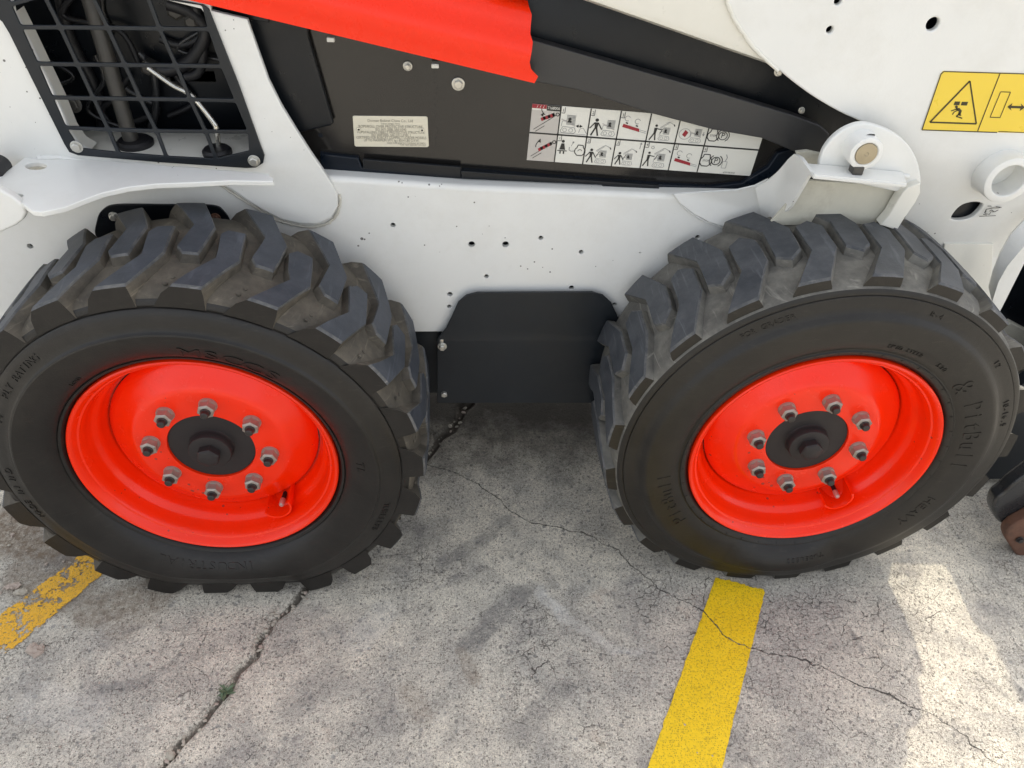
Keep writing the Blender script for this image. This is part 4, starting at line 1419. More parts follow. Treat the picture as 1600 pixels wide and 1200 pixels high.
def machine(fn, x, y, s, arm=False):
    # track outline, body, caged cab and arm
    grey.path([(x, y + .06 * s), (x + .06 * s, y), (x + .50 * s, y), (x + .56 * s, y + .08 * s), (x + .50 * s, y + .22 * s), (x + .08 * s, y + .24 * s)], .022 * s, fn, closed=True)
    grey.ring((x + .16 * s, y + .11 * s), .07 * s, .018 * s, fn); grey.ring((x + .38 * s, y + .11 * s), .07 * s, .018 * s, fn)
    grey.path([(x + .02 * s, y + .24 * s), (x + .04 * s, y + .44 * s), (x + .2 * s, y + .48 * s)], .02 * s, fn)
    for i in range(8):
        grey.line((x + (.20 + .042 * i) * s, y + .32 * s), (x + (.20 + .042 * i) * s, y + .70 * s), .016 * s, fn)
    for i in range(7):
        grey.line((x + .20 * s, y + (.34 + .055 * i) * s), (x + .50 * s, y + (.34 + .055 * i) * s), .014 * s, fn)
    black.disc((x + .30 * s, y + .54 * s), .055 * s, fn)
    black.poly([(x + .22 * s, y + .42 * s), (x + .38 * s, y + .40 * s), (x + .36 * s, y + .48 * s), (x + .26 * s, y + .50 * s)], fn)
    if arm:
        grey.path([(x + .0 * s, y + .66 * s), (x + .40 * s, y + .98 * s), (x + .66 * s, y + .86 * s)], .026 * s, fn)
        grey.path([(x + .02 * s, y + .60 * s), (x + .40 * s, y + .92 * s)], .018 * s, fn)
        black.line((x + .05 * s, y + .36 * s), (x + .16 * s, y + .64 * s), .03 * s, fn)
        black.line((x + .64 * s, y + .88 * s), (x + .70 * s, y + .78 * s), .05 * s, fn)
    else:
        pale.line((x + .0 * s, y + .52 * s), (x + .52 * s, y + .28 * s), .05 * s, fn)


def arrow(fn, p0, p1, w, ink=None):
    ink = ink or black
    ink.line(p0, p1, w, fn)
    d = np.array(p1, float) - np.array(p0, float); d /= np.linalg.norm(d); n_ = np.array([-d[1], d[0]])
    t = np.array(p1, float)
    ink.poly([tuple(t + d * w * 1.6), tuple(t - d * w * 1.6 + n_ * w * 2), tuple(t - d * w * 1.6 - n_ * w * 2)], fn)


def redbar(fn, x, y, s):
    crim.poly([(x, y), (x + .62 * s, y - .14 * s), (x + .60 * s, y - .02 * s), (x + .03 * s, y + .12 * s)], fn)
    black.poly([(x + .10 * s, y + .14 * s), (x + .18 * s, y + .12 * s), (x + .18 * s, y + .17 * s), (x + .10 * s, y + .19 * s)], fn)
    black.poly([(x + .46 * s, y + .06 * s), (x + .54 * s, y + .04 * s), (x + .54 * s, y + .09 * s), (x + .46 * s, y + .11 * s)], fn)
    grey.ring((x + .14 * s, y + .32 * s), .09 * s, .022 * s, fn, 1, 20, 300); grey.ring((x + .50 * s, y + .24 * s), .09 * s, .022 * s, fn, 1, 20, 300)
    grey.line((x + .62 * s, y - .06 * s), (x + .85 * s, y - .11 * s), .018 * s, fn); grey.line((x + .62 * s, y - .12 * s), (x + .85 * s, y - .17 * s), .018 * s, fn)


def striped(fn, x, y, apart):
    # hatched prop sliding on a fork
    black.line((x, y), (x + .30, y + .24), .022, fn); black.line((x + .07, y - .07), (x + .36, y + .16), .022, fn)
    black.line((x + .28, y + .22), (x + .70, y + .56), .022, fn); black.ring((x + .76, y + .60), .055, .03, fn)
    o_ = .12 if apart else 0
    for i in range(6):
        t0, t1 = i / 6, (i + 1) / 6
        ax, ay = x + .24 - o_ * .2, y + .26 + o_
        dx, dy = .44, .30 if not apart else .22
        P0 = (ax + dx * t0, ay + dy * t0); P1 = (ax + dx * t1, ay + dy * t1)
        (crim if i % 2 == 0 else pale).poly([(P0[0] + .03, P0[1] - .06), (P1[0] + .03, P1[1] - .06), (P1[0] - .02, P1[1] + .05), (P0[0] - .02, P0[1] + .05)], fn)


def engine_sym(fn, x, y, s):
    black.path([(x - .10 * s, y + .22 * s), (x - .12 * s, y + .12 * s), (x - .2 * s, y + .02 * s), (x - .2 * s, y - .1 * s), (x - .1 * s, y - .22 * s), (x + .1 * s, y - .22 * s), (x + .2 * s, y - .1 * s), (x + .2 * s, y + .02 * s), (x + .12 * s, y + .12 * s), (x + .10 * s, y + .22 * s)], .035 * s, fn, closed=True)


cols_f = cell(0, 0); striped(cols_f, .12, .12, True); black.ring((.60, .92), .28, .03, cols_f, 1, 180, 240, 8); black.poly([(.30, .66), (.40, .60), (.42, .76)], cols_f)
cols_f = cell(0, 1); striped(cols_f, .12, .12, False); black.ring((.50, .52), .24, .03, cols_f, 1, 130, 190, 8); black.poly([(.30, .70), (.40, .82), (.42, .66)], cols_f)
cf_ = cell(1, 0); machine(cf_, .06, .08, .95); arrow(cf_, (.68, .36), (.76, .36), .03); arrow(cf_, (.68, .36), (.62, .36), .03); grey.path([(.70, .12), (.74, .28), (.84, .30), (.98, .10)], .018, cf_); grey.line((.0, .06), (.95, .06), .015, cf_)
cf_ = cell(2, 0); person(cf_, .26, .06, .72); machine(cf_, .46, .08, .85)
cf_ = cell(3, 0); redbar(cf_, .12, .46, 1.0)
cf_ = cell(4, 0); worker(cf_, .26, .06, .62); machine(cf_, .40, .08, .7, True)
cf_ = cell(5, 0); crim.poly([(.18, .34), (.30, .26), (.38, .44), (.26, .54)], cf_); grey.ring((.27, .38), .20, .018, cf_); machine(cf_, .46, .08, .75); arrow(cf_, (.92, .5), (.92, .38), .025, grey)
cf_ = cell(6, 0); engine_sym(cf_, .22, .42, 1.0); black.ring((.56, .42), .15, .03, cf_); black.ring((.56, .42), .22, .03, cf_, 1, 120, 240); black.ring((.56, .42), .22, .03, cf_, 1, -60, 60)
cf_ = cell(1, 1); black.disc((.22, .78), .055, cf_); black.poly([(.12, .46), (.32, .46), (.27, .70), (.17, .70)], cf_); black.line((.05, .42), (.39, .42), .03, cf_); black.line((.16, .40), (.16, .30), .05, cf_); black.line((.28, .40), (.28, .30), .05, cf_)
engine_sym(cf_, .84, .48, .9); black.ring((.84, .44), .07, .02, cf_, 1, 20, 180); grey.path([(.46, .58), (.46, .46), (.54, .42), (.64, .44)], .03, cf_); arrow(cf_, (.52, .62), (.58, .78), .02, grey)
cf_ = cell(2, 1); person(cf_, .24, .04, .62); machine(cf_, .40, .04, .72, True)
cf_ = cell(3, 1); person(cf_, .22, .04, .56); machine(cf_, .34, .04, .66, True); arrow(cf_, (.88, .7), (.90, .92), .025, grey)
cf_ = cell(4, 1); worker(cf_, .22, .06, .60); machine(cf_, .40, .04, .78, True); grey.ring((.30, .80), .05, .02, cf_)
cf_ = cell(5, 1); redbar(cf_, .12, .34, 1.0)
cf_ = cell(6, 1); engine_sym(cf_, .20, .46, 1.05); black.ring((.56, .46), .15, .035, cf_); black.ring((.56, .46), .23, .035, cf_, 1, 120, 240); black.ring((.56, .46), .23, .035, cf_, 1, -60, 60); grey.path([(.88, .74), (.94, .62), (.90, .46)], .03, cf_); grey.path([(.82, .2), (.98, .2), (.98, .46), (.82, .46)], .018, cf_, closed=True)
for ci, ri, t in ((1, 0, '1'), (2, 0, '2'), (3, 0, '3'), (1, 1, '1'), (2, 1, '2'), (3, 1, '3'), (4, 1, '4'), (5, 1, '5'), (6, 1, '6')):
    black.path([(cols[ci] + .018, rowy[ri][1] - .0), (cols[ci] + .018, rowy[ri][1] - .10), (cols[ci] + .004, rowy[ri][1] - .10)], .010, G, ASP)
items = [(t, cols[ci] + .011, rowy[ri][1] - .055, .05, 1, 'c') for ci, ri, t in ((1, 0, '1'), (2, 0, '2'), (3, 0, '3'), (1, 1, '1'), (2, 1, '2'), (3, 1, '3'), (4, 1, '4'), (5, 1, '5'), (6, 1, '6'))]
items += [('P', cols[6] + .124 * .56, .02 + .475 * .46, .10, 1, 'c'), ('P', cols[6] + .124 * .56, .505 + .48 * .42, .10, 1, 'c'), ('STOP', cols[6] + .124 * .20, .02 + .475 * .44, .036, 1, 'c'), ('STOP', cols[6] + .124 * .22, .505 + .48 * .40, .036, 1, 'c')]
items += [('6735158 ENG', .90, .035, .028, 1, 'c')]
pale.make('pale_print', M_DECALG, dec).location.y = -.0000
black.make('black_print', M_DARKPRINT, dec).location.y = -.0003
grey.make('grey_print', M_GREYPRINT, dec).location.y = -.0002
crim.make('crimson_print', M_REDPRINT, dec).location.y = -.0004
print_text(items, G, ASP, M_DARKPRINT, dec).location.y = -.0003
print_text([('7168006', .09, .952, .05, .9, 'c'), ('/ / /', .035, .965, .05, 1.4, 'c')], G, ASP, M_DECAL, dec).location.y = -.0006

# ---- front: lift arm
YA = 0.232
zb = Zc(1500, 248, YA)
arm_out = [(1135, -160), (1136, 0), (1150, 32), (1178, 72), (1215, 108), (1262, 145), (1310, 174), (1345, 190), (1372, 205), (1400, 228), (1416, 262), (1418, 300), (1412, 350), (1404, 420), (1470, 470), (1549, 472), (1551, 462), (1560, 440), (1576, 412), (1600, 386), (1640, 350), (1690, 300), (1725, 250), (1800, 130), (1950, 0), (1990, -160)]
arm_px = arm_out[:2] + spline(arm_out[1:12], 3, closed=False)[1:] + arm_out[12:]


def bent_arm_xy(a, b, Y0=YA):
    return XZ(a, b, Y0)


slot_h = [tuple(XZ(a, b, YA)) for a, b in spline([(1487, 342), (1493, 330), (1505, 320), (1522, 316), (1534, 318), (1535, 323), (1528, 332), (1518, 340), (1502, 344)], 3)]
# the lower part of the plate sets back below the soft fold; correct outlines there for the set-back
BEND = [(zb + 0.014, 0.05), (zb + 0.005, 0.06), (zb - 0.004, 0.06), (zb - 0.014, 0.05)]


def y_bend(z):
    y = YA
    zz_ = z
    for (b, s) in BEND:
        if z < b: y += (b - z) * s
    return y


def on_arm(px, py):
    """x,z of the pixel on the bent arm plate"""
    q_ = at(px, py, Y=YA)
    for _ in range(8):
        q_ = at(px, py, Y=y_bend(q_[2]))
    return q_


arm_lp = [(on_arm(a, b)[0], on_arm(a, b)[2]) for a, b in arm_px]
slot_lp = [(on_arm(a, b)[0], on_arm(a, b)[2]) for a, b in spline([(1487, 342), (1493, 330), (1505, 320), (1522, 316), (1534, 318), (1535, 323), (1528, 332), (1518, 340), (1502, 344)], 3)]
arm = plate('lift_arm', arm_lp, YA, 0.012, M_WHITE, LOADER, bevel=0.003, holes=[slot_lp] + [circ_px(a, b, r_, YA, 20) for a, b, r_ in ((1458, 38, .0098), (1297, 47, .0052), (1310, 2, .0056))], px=False, bend=BEND)
arm['label'] = 'white lift arm plate with a yellow warning decal'
plate('arm_inner_plate', [(1240, -160), (1240, 60), (1330, 160), (1440, 240), (1450, 356), (1560, 358), (1600, 320), (1680, 260), (1750, 130), (1850, -160)], 0.273, 0.005, M_BLACK, LOADER, bevel=0.002)
# rear part of the arm: rounded tube running up to the left
tb = [(905, -2), (960, 22), (1100, 70), (1215, 110)]
P0, P1 = at(780, -45, Y=YA + .02), at(1222, 108, Y=YA + .02)
dv = (P1 - P0) / np.linalg.norm(P1 - P0)
uv = np.array([-dv[2], 0, dv[0]]); uv = uv if uv[2] > 0 else -uv
v, f = [], []
sec = [(0.10, 0.10), (0.10, 0.012), (0.088, 0.002), (0.05, 0.0), (0.014, 0.001), (0.004, 0.006), (0.0, 0.016), (0.002, 0.10), (0.004, 0.20), (0.10, 0.20)]
for t in np.linspace(0, 1, 14):
    for (dy, du) in sec:
        q_ = P0 + (P1 - P0) * t * 0.995 + uv * du
        v.append((q_[0], YA + 0.004 + dy, q_[2]))
k_ = len(sec)
for i in range(13):
    for j in range(k_):
        f.append((i * k_ + j, i * k_ + (j + 1) % k_, (i + 1) * k_ + (j + 1) % k_, (i + 1) * k_ + j))
f.append(tuple(range(k_))); f.append(tuple(13 * k_ + j for j in range(k_)))
link('lift_arm_tube', merge([(v, f, 0)]), M_CREAM, LOADER, 40)
weld([(1133, -30), (1136, 0), (1150, 34), (1178, 74), (1216, 111)], YA + .001, .0032, arm, M_CREAM)
bolt(1216, 112, .262, .005, LOADER, M_ZINC)
# arm bosses
def boss(name, px, py, Yf, Yb, r_out, r_in, mat, parent, pin=None, pin_r=None, flare=0.004):
    c = at(px, py, Y=Yf)
    pr = [(Yb - Yf, r_out + flare), (Yb - Yf - .004, r_out + .001), (0.004, r_out), (0.001, r_out - .001), (0, r_out - .003), (0, r_in + .0015), (.0015, r_in), (Yb - Yf + .02, r_in)]
    v, f = lathe(pr, 48)
    o = link(name, merge([(v, f, 0)]), mat, parent, 35, tuple(c))
    if pin:
        v, f = lathe([(.004, pin_r), (.0025, pin_r - .0008), (.002, pin_r * .3), (.0028, pin_r * .2), (.0028, 0)], 40)
        link(name.replace('boss', 'pin'), merge([(v, f, 0)]), pin, o, 35)
    return o


mp_ = mpp(1575, 283, .200)
big = boss('arm_boss', 1577, 283, .200, y_bend(Zc(1575, 283, YA)) + .004, 37 * mp_, 25 * mp_, M_WHITE, LOADER)
c = at(1577, 283, Y=.200)
v, f = lathe([(.062, 26 * mp_), (.062, 0)], 32)
link('boss_back', merge([(v, f, 0)]), M_CREAM, big, 35)
# small pictogram and writing next to the slot
Y2 = y_bend(Zc(1548, 328, YA)) - .0016
ink = Ink()
fn = lambda a, b: tuple(at(a, b, Y=Y2))
for pth in ([(1538, 333), (1541, 327), (1552, 325), (1560, 325), (1563, 324)], [(1541, 327), (1540, 334), (1546, 335), (1548, 331), (1554, 331), (1560, 328)], [(1543, 322), (1549, 322)], [(1556, 323), (1565, 324)], [(1536, 335), (1542, 336)], [(1530, 338), (1556, 337)], [(1546, 330), (1550, 328), (1553, 331)]):
    ink.path(pth, 1.0, fn)
ink.make('slot_pictogram', M_DARKPRINT, LOADER)
# recessed end below the fold and the turned front edge of the arm
plate('arm_end_plate', [(1476, 381), (1552, 381), (1548, 472), (1470, 472)], y_bend(Zc(1500, 381, .25)) - .0015, .006, M_CREAM, LOADER, bevel=.0015)
v = []
for (a, b) in ((1660, 300), (1612, 332), (1580, 366), (1563, 396), (1552, 424), (1545, 450)):
    q_ = at(a, b, Y=.228)
    v.append(tuple(q_))
w_ = []
for (a, b) in ((1700, 312), (1628, 356), (1598, 387), (1574, 416), (1560, 441), (1550, 473)):
    q_ = at(a, b, Y=.205)
    w_.append(tuple(q_))
V_ = v + w_ + [(a + .004, b + .006, c_ - .002) for a, b, c_ in w_] + [(a + .004, b + .008, c_ - .002) for a, b, c_ in v]
F_ = []
for i in range(5):
    for k in range(4):
        F_.append((k * 6 + i, k * 6 + i + 1, ((k + 1) % 4) * 6 + i + 1, ((k + 1) % 4) * 6 + i))
F_ += [(0, 6, 12, 18), (5, 11, 17, 23)]
link('arm_front_edge', merge([(V_, F_, 0)]), M_WHITE, LOADER, 35)

# yellow warning decal on the arm
YW = YA - .0008
wd = plate('warning_decal', [(1441, 202), (1470, 115), (1474, 111), (1600, 115), (1720, 118), (1700, 213), (1600, 208), (1444, 204)], YW, .0008, M_YELLOW, LOADER, bevel=.0001)
ink = Ink()
fn = lambda a, b: tuple(at(a, b, Y=YW - .0004))
ink.path([(1440.5, 203), (1470.5, 115.5), (1475, 111.8), (1600, 115.5), (1718, 118.5)], 1.6, fn)
ink.path([(1440.5, 203), (1558, 207)], 1.6, fn)
ink.path([(1562.5, 115), (1527.5, 205)], 1.6, fn)
ink.path([(1515.5, 126.5), (1453, 191), (1525.5, 193.5)], 2.5, fn, closed=True)
ink.poly([(1492, 158.5), (1500.5, 158.7), (1499, 164.5), (1490, 164.2)], fn); ink.poly([(1503, 159), (1513, 159.2), (1510.5, 165), (1501, 164.6)], fn)
ink.disc((1494.5, 167), 2.3, fn)
ink.poly([(1494, 169), (1499, 168.5), (1503, 173), (1501, 179), (1497, 179), (1498, 174), (1493, 171)], fn)
ink.path([(1496, 170), (1486, 173.5)], 1.6, fn); ink.path([(1497, 172), (1491, 175), (1488, 179)], 1.6, fn)
ink.path([(1500, 177), (1494, 182), (1498, 183), (1503.5, 185)], 2.0, fn); ink.path([(1498, 180), (1502, 180)], 1.8, fn)
ink.path([(1563.5, 143.5), (1579, 144), (1562.5, 183.8), (1547, 183.2)], 1.3, fn, closed=True)
ink.poly([(1574, 167), (1582, 161), (1580.5, 165.3), (1596, 165.8), (1595, 161.5), (1601.5, 168), (1593, 173.7), (1594.5, 169.5), (1579.5, 169), (1580.5, 173)], fn)
ink.path([(1560, 205.6), (1610, 207.4)], 1.2, fn)
ink.make('warning_symbols', M_OLIVE, wd)

# ---- front pivot bracket
YV = 0.190
dome_px = [(1279, 262), (1282, 248), (1288, 233), (1300, 217), (1316, 204), (1333, 196), (1346, 193), (1360, 194), (1383, 201), (1405, 213), (1422, 230), (1433, 250), (1438, 270), (1439, 286), (1436, 300)]
dome = plate('pivot_bracket', spline(dome_px, 3, closed=False) + [(1400, 300), (1279, 275)], YV, 0.012, M_WHITE, LOADER, bevel=0.003)
mp_ = mpp(1354, 240, .160)
bs = boss('pivot_boss', 1354, 241, .160, YV + .002, 26 * mp_, 17.2 * mp_, M_WHITE, dome, None, None, .002)
c = at(1354, 241, Y=.160)
v, f = lathe([(.006, 16.8 * mp_), (.0010, 16.8 * mp_), (-.0002, 16.2 * mp_), (-.0004, 3.4 * mp_), (.0006, 2.4 * mp_), (.0006, 0)], 40)
link('pivot_pin', merge([(v, f, 0)]), M_PIN, LOADER, 35, tuple(c))
# grease hole above the boss and lock bolt under it
c = at(1360, 211, Y=.172); v, f = lathe([(-.001, .006), (-.0005, .0045), (.001, .004), (.001, 0)], 16)
v = [(a * 1.2, b - cc * .5, cc * .6) for a, b, cc in v]
link('grease_hole', merge([(v, f, 0)]), M_STUD, dome, 35, tuple(c))
bm = bmesh.new(); c = at(1342, 269, Y=.158); box_bm(bm, c[0] - .009, c[0] + .008, c[1], c[1] + .02, c[2] - .006, c[2] + .008, .002)
link('lock_tab', bm_mesh('lock', bm), M_TUBEGREY, dome)
# ledge plate
zl = Zc(1345, 279, .146)
q0, q1 = at(1272, 273, Y=.146), at(1418, 287, Y=.146)
v = [(q0[0], .146, q0[2]), (q1[0], .146, q1[2]), (q1[0] + .012, YV, q1[2]), (q0[0] - .005, YV, q0[2])]
v = v + [(a, b, c_ - .0075) for a, b, c_ in v]
me = merge([(v, [(0, 1, 2, 3), (4, 5, 6, 7), (0, 1, 5, 4), (1, 2, 6, 5), (2, 3, 7, 6), (3, 0, 4, 7)], 0)])
bm = bmesh.new(); bm.from_mesh(me); bmesh.ops.bevel(bm, geom=bm.edges[:], offset=.0018, segments=2, affect='EDGES')
link('bracket_ledge', bm_mesh('ledge', bm), M_WHITE, LOADER)
tube('weld', [at(a, b, Y=YV - .002) for a, b in ((1282, 262), (1300, 264), (1340, 268), (1380, 271), (1420, 276))], .0038, M_WHITE, dome, 8)
# wall below the ledge, right cheek and left gusset
plate('bracket_wall', [(1262, 282), (1420, 292), (1398, 352), (1200, 352)], YV + .012, .006, M_WHITE_DIRTY, LOADER, bevel=.001)
plate('bracket_cheek', [(1419, 293), (1438, 286), (1438, 302), (1430, 318), (1414, 340), (1402, 360), (1376, 352), (1390, 336), (1400, 318), (1410, 302)], .176, .022, M_CREAM, LOADER, bevel=.002)
gv_, gf_ = [], []
topc = [(1180, 291), (1200, 280), (1220, 264), (1236, 248), (1246, 240), (1256, 246), (1272, 268)]
botc = [(1196, 356), (1198, 357), (1201, 357), (1204, 356), (1208, 354), (1214, 349), (1240, 322)]
for i, ((a, b), (c_, d)) in enumerate(zip(topc, botc)):
    Yt = [.2735, .266, .252, .234, .218, .196, .158][i]
    Yb_ = [.2735, .270, .264, .256, .246, .230, .190][i]
    for t in np.linspace(0, 1, 6):
        pa, pb = a + (c_ - a) * t, b + (d - b) * t
        q_ = at(pa, pb, Y=Yt + (Yb_ - Yt) * t)
        gv_.append(tuple(q_))
for i in range(6):
    for j in range(5):
        gf_.append((i * 6 + j, i * 6 + j + 1, i * 6 + 7 + j, i * 6 + 6 + j))
me = pydata('g', gv_, gf_)
bm = bmesh.new(); bm.from_mesh(me)
bmesh.ops.subdivide_edges(bm, edges=bm.edges[:], cuts=1, use_grid_fill=True, smooth=0.6)
bmesh.ops.recalc_face_normals(bm, faces=bm.faces)
bmesh.ops.solidify(bm, geom=bm.faces[:], thickness=0.006)
link('bracket_gusset', bm_mesh('g', bm), M_WHITE, LOADER, 40)
plate('gusset_back', [(1244, 238), (1262, 236), (1290, 242), (1284, 262), (1272, 270), (1252, 262)], .235, .008, M_WHITE_DIRTY, LOADER, bevel=.001)
front_foot = [(1040, 304), (1054, 303), (1064, 316), (1084, 332), (1110, 346), (1150, 358), (1192, 366), (1200, 340), (1200, 282), (1180, 292), (1150, 299), (1100, 302)]
plate('front_foot_plate', front_foot, YB - .006, .005, M_WHITE, LOADER, bevel=.0015)
weld([(1054, 304), (1064, 318), (1084, 335), (1110, 349), (1150, 361)], YB - .0015, .0022, LOADER, M_WHITE)

# ---- coupler and hydraulics at the right edge
YH = 0.54
plate('coupler_grille', [(1545, 455), (1600, 372), (1640, 372), (1760, 372), (1760, 620), (1600, 600)], 0.64, .02, M_LINK, LOADER, bevel=.002)
for (p0, p1) in (((1540, 452), (1650, 545)), ((1575, 415), (1690, 510)), ((1603, 392), (1720, 487))):
    a0, a1 = at(*p0, Y=.625), at(*p1, Y=.625)
    tube('coupler_slat', [a0, a1], .0028, M_DECAL, LOADER, 8)
a0, a1 = at(1552, 452, Y=YH), at(1660, 580, Y=YH)
cyl = tube('hydraulic_cylinder', [a0, a0 + (a1 - a0) * .12, a0 + (a1 - a0) * .13, a0 + (a1 - a0) * .26, a0 + (a1 - a0) * .27, a1], [.024, .024, .029, .029, .025, .025], M_GREASE, LOADER, 28)
tube('gland_ring', [a0 + (a1 - a0) * .15, a0 + (a1 - a0) * .19],   .0305, M_CHROME, cyl, 28)
a0, a1 = at(1556, 430, Y=.50), at(1680, 552, Y=.50)
NR = 60
tube('ribbed_hose', [a0 + (a1 - a0) * i / NR for i in range(NR + 1)], [.0165 if i % 4 < 2 else .0135 for i in range(NR + 1)], M_GREASE, LOADER, 22)
a0, a1 = at(1552, 486, Y=.50), at(1650, 640, Y=.50)
tube('hydraulic_hose', [a0, a1], .013, M_HOSE, LOADER, 18)
cp = plate('coupler_cheek', [(1566, 508), (1582, 505), (1610, 520), (1680, 575), (1660, 690), (1590, 640), (1572, 560)], 0.46, .02, M_WHITE_DIRTY, LOADER, bevel=.003)
# low attachment frame of the quick coupler; black steel, reaching out of the picture
bm = bmesh.new()
lumps = [(1528, 775, .17, .20), (1545, 740, .2, .20), (1562, 705, .22, .22)]
plate('coupler_plate', [(1500, 778), (1530, 742), (1552, 716), (1570, 705), (1590, 690), (1640, 640), (1760, 620), (1800, 800), (1640, 780), (1560, 790)], 0.42, .05, M_GREASE, LOADER, bevel=.010)
lev = spline([(1552, 800), (1556, 782), (1570, 770), (1590, 752), (1640, 720), (1690, 720), (1690, 770), (1630, 790), (1606, 806), (1580, 820), (1562, 818)], 4)
plate('coupler_lever', lev, 0.075, .035, M_GREASE, LOADER, bevel=.009)
rl = spline([(1572, 840), (1578, 826), (1600, 812), (1650, 790), (1700, 800), (1700, 900), (1620, 900), (1602, 884), (1584, 862)], 4)
rp = plate('coupler_link', rl, 0.048, .028, M_RUST, LOADER, bevel=.006)
bolt(1593, 843, .046, .006, rp, M_STUD)
# unseen plate added beside the coupler; its slanted edge shaped to bound the sun
plate('sun_edge_plate', [(1.052, .02), (1.065, .27), (1.105, .345), (1.165, .43), (1.235, .60), (1.33, .84), (1.62, .86), (1.62, .02)], 0.252, .03, M_SATIN, LOADER, bevel=.004, px=False)
plate('sun_block_plate', [(1.045, .05), (1.045, .515), (1.30, .535), (1.40, .60), (1.40, .05)], .48, .02, M_BLACK, LOADER, bevel=.003, px=False)  # added blocker, mostly out of view, keeps sun off the patch's far end
box('attachment_crossbar', 1.42, 1.62, .29, 1.25, .03, .80, M_SATIN, LOADER, .01)

# ---- the machine above and behind the picture (cab, engine hood, far side)
box('cab_frame', -0.34, 0.60, 0.40, 1.16, 1.76, 2.02, M_WHITE, LOADER, .03)
box('cab_rear_wall', -0.40, -0.34, 0.36, 1.16, 1.0, 2.0, M_BLACK, LOADER, .01)
box('cab_pillar', 0.56, 0.62, 0.37, 0.43, 1.0, 2.0, M_BLACK, LOADER, .01)
box('engine_hood', -1.12, -0.42, 0.285, 1.16, 1.10, 1.50, M_WHITE, LOADER, .04)
box('tailgate', -1.16, -1.08, 0.26, 1.24, 0.45, 1.45, M_WHITE, LOADER, .03)
box('far_chaincase', -1.04, 0.95, 1.225, 1.265, .26, .76, M_WHITE, LOADER, .01)

# ------------------------------------------------------------------ small things on the slab
M_STONE = paint('broken_concrete_pebble', (0.42, 0.38, 0.31), 0.85, 0.6, (0.20, 0.17, 0.13), 0, peel=1.0)
M_STONE2 = paint('pinkish_rubble', (0.44, 0.36, 0.30), 0.85, 0.6, (0.30, 0.24, 0.20), 0, peel=1.0)


def pebble(c, r, seed, flat=0.6):
    g_ = np.random.default_rng(seed)
    bm = bmesh.new()
    bmesh.ops.create_icosphere(bm, subdivisions=1, radius=1)
    A = g_.normal(size=(3, 3)) * 0.22 + np.eye(3)
    v = []
    for q_ in bm.verts:
        w = A @ np.array(q_.co) * (1 + g_.normal() * 0.10)
        v.append((c[0] + w[0] * r, c[1] + w[1] * r, c[2] + w[2] * r * flat))
    f = [tuple(x.index for x in fc_.verts) for fc_ in bm.faces]
    bm.free()
    return v, f


JW = np.array(JOINT_W)
seglen = np.r_[0, np.cumsum(np.hypot(*np.diff(JW, axis=0).T))]
parts = []
for k in range(650):
    t = rng.uniform(0.2, 1) * seglen[-1] if k < 80 else np.interp(rng.uniform(0, 1), [0, 1], [np.interp(-0.9, -JW[:, 1], seglen), seglen[-1] * .97])
    x_, y_ = np.interp(t, seglen, JW[:, 0]), np.interp(t, seglen, JW[:, 1])
    if y_ > 0.9 or y_ < -0.8: continue
    clus = 0.5 + 0.5 * math.sin(t * 31) + (1.2 if -0.06 < y_ < 0.10 else 0) + (0.5 if y_ < -0.25 else 0)
    if rng.uniform() > 0.25 + 0.45 * clus: continue
    r_ = float(np.clip(rng.lognormal(math.log(.0036), .42), .0015, .0090))
    x_ += rng.normal(0, .006 + (0.006 if -0.06 < y_ < .1 else 0)); y_ += rng.normal(0, .004)
    v, f = pebble((x_, y_, max(gz(x_, y_), -0.0065) + r_ * .3), r_, k)
    parts.append((v, f, int(rng.uniform() < .25)))
me = merge(parts)
jg = link('joint_gravel', me, [M_STONE, M_STONE2], deg=0)
tag(jg, 'crumbled gravel lying in the open joint of the slab', kind='stuff')
parts = []
for k in range(260):
    px_, py_ = rng.uniform(-40, 250), rng.uniform(815, 1000)
    if k > 150: px_, py_ = rng.uniform(-50, 1650), rng.uniform(660, 1210)
    q_ = at(px_, py_, Z=0)
    r_ = float(np.clip(rng.lognormal(math.log(.0014), .5), .0007, .005))
    v, f = pebble((q_[0], q_[1], gz(q_[0], q_[1]) + r_ * .3), r_, 900 + k)
    parts.append((v, f, int(rng.uniform() < .4)))
tag(link('loose_grit', merge(parts), [M_STONE, M_STONE2], deg=0), 'loose grit scattered over the slab', kind='stuff')
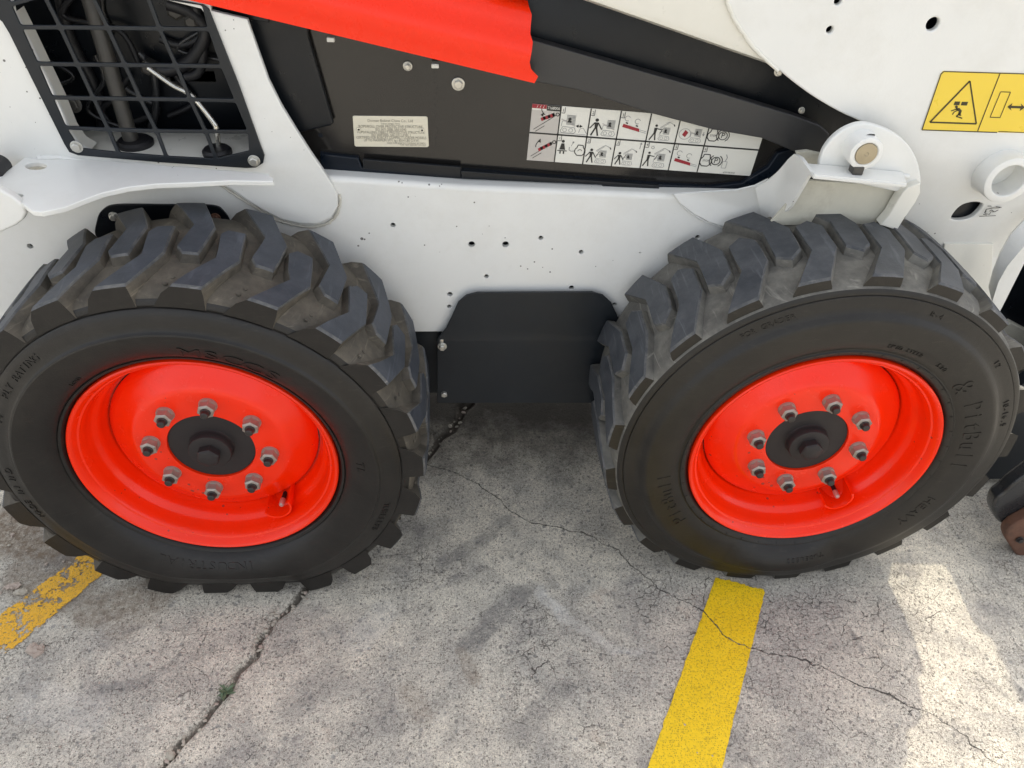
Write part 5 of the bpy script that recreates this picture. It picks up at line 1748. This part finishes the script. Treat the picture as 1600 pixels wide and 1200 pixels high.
for (px_, py_, r_, seed, mt, lab) in ((22, 918, .017, 41, M_STONE2, 'chunk of pinkish rubble beside the worn yellow line, largest of the pieces'),
                                      (33, 926, .009, 42, M_STONE, 'small pale stone right beside the large chunk of rubble'),
                                      (55, 1017, .011, 43, M_STONE2, 'flat tan stone just below the worn yellow line'),
                                      (1546, 797, .000, 0, None, '')):
    if not mt: continue
    q_ = at(px_, py_, Z=0)
    v, f = pebble((0, 0, 0), r_, seed, .62)
    v = [(a * 1.5, b, c_) for a, b, c_ in v]
    me = pydata('stone', v, f)
    bm = bmesh.new(); bm.from_mesh(me)
    bmesh.ops.subdivide_edges(bm, edges=bm.edges[:], cuts=2, use_grid_fill=True, fractal=2.4, seed=seed)
    st = link('stone', bm_mesh('stone', bm), mt, None, 20, (q_[0], q_[1], gz(q_[0], q_[1]) + r_ * .2))
    tag(st, lab, 'stone', 'stones lying on the slab')

# weed growing out of the joint
M_LEAF = paint('weed_leaf', (0.11, 0.155, 0.085), 0.6, 0.3, (0.10, 0.09, 0.04), 0, peel=0.5)
wc = at(352, 1082, Z=0)
weed = bpy.data.objects.new('weed', None)
COL.objects.link(weed)
weed.location = (wc[0], wc[1], -0.003)
tag(weed, 'small green weed growing out of the slab joint', 'weed')
for k in range(26):
    a = rng.uniform(0, 2 * math.pi); L_ = rng.uniform(.012, .030); el = rng.uniform(.15, 1.1); w_ = rng.uniform(.0014, .0028)
    d_ = np.array([math.cos(a) * math.cos(el), math.sin(a) * math.cos(el), math.sin(el)]); s_ = np.array([-math.sin(a), math.cos(a), 0])
    o_ = np.array([rng.normal(0, .003), rng.normal(0, .003), 0])
    v = []
    for t, ww in ((0, .4), (.35, 1), (.7, .8), (1, .05)):
        c_ = o_ + d_ * L_ * t + np.array([0, 0, -L_ * .35 * t * t])
        v += [tuple(c_ - s_ * w_ * ww), tuple(c_ + s_ * w_ * ww + np.array([0, 0, .0004]))]
    f = [(0, 1, 3, 2), (2, 3, 5, 4), (4, 5, 7, 6)]
    link('leaf', pydata('leaf', v, f), M_LEAF, weed, 0)
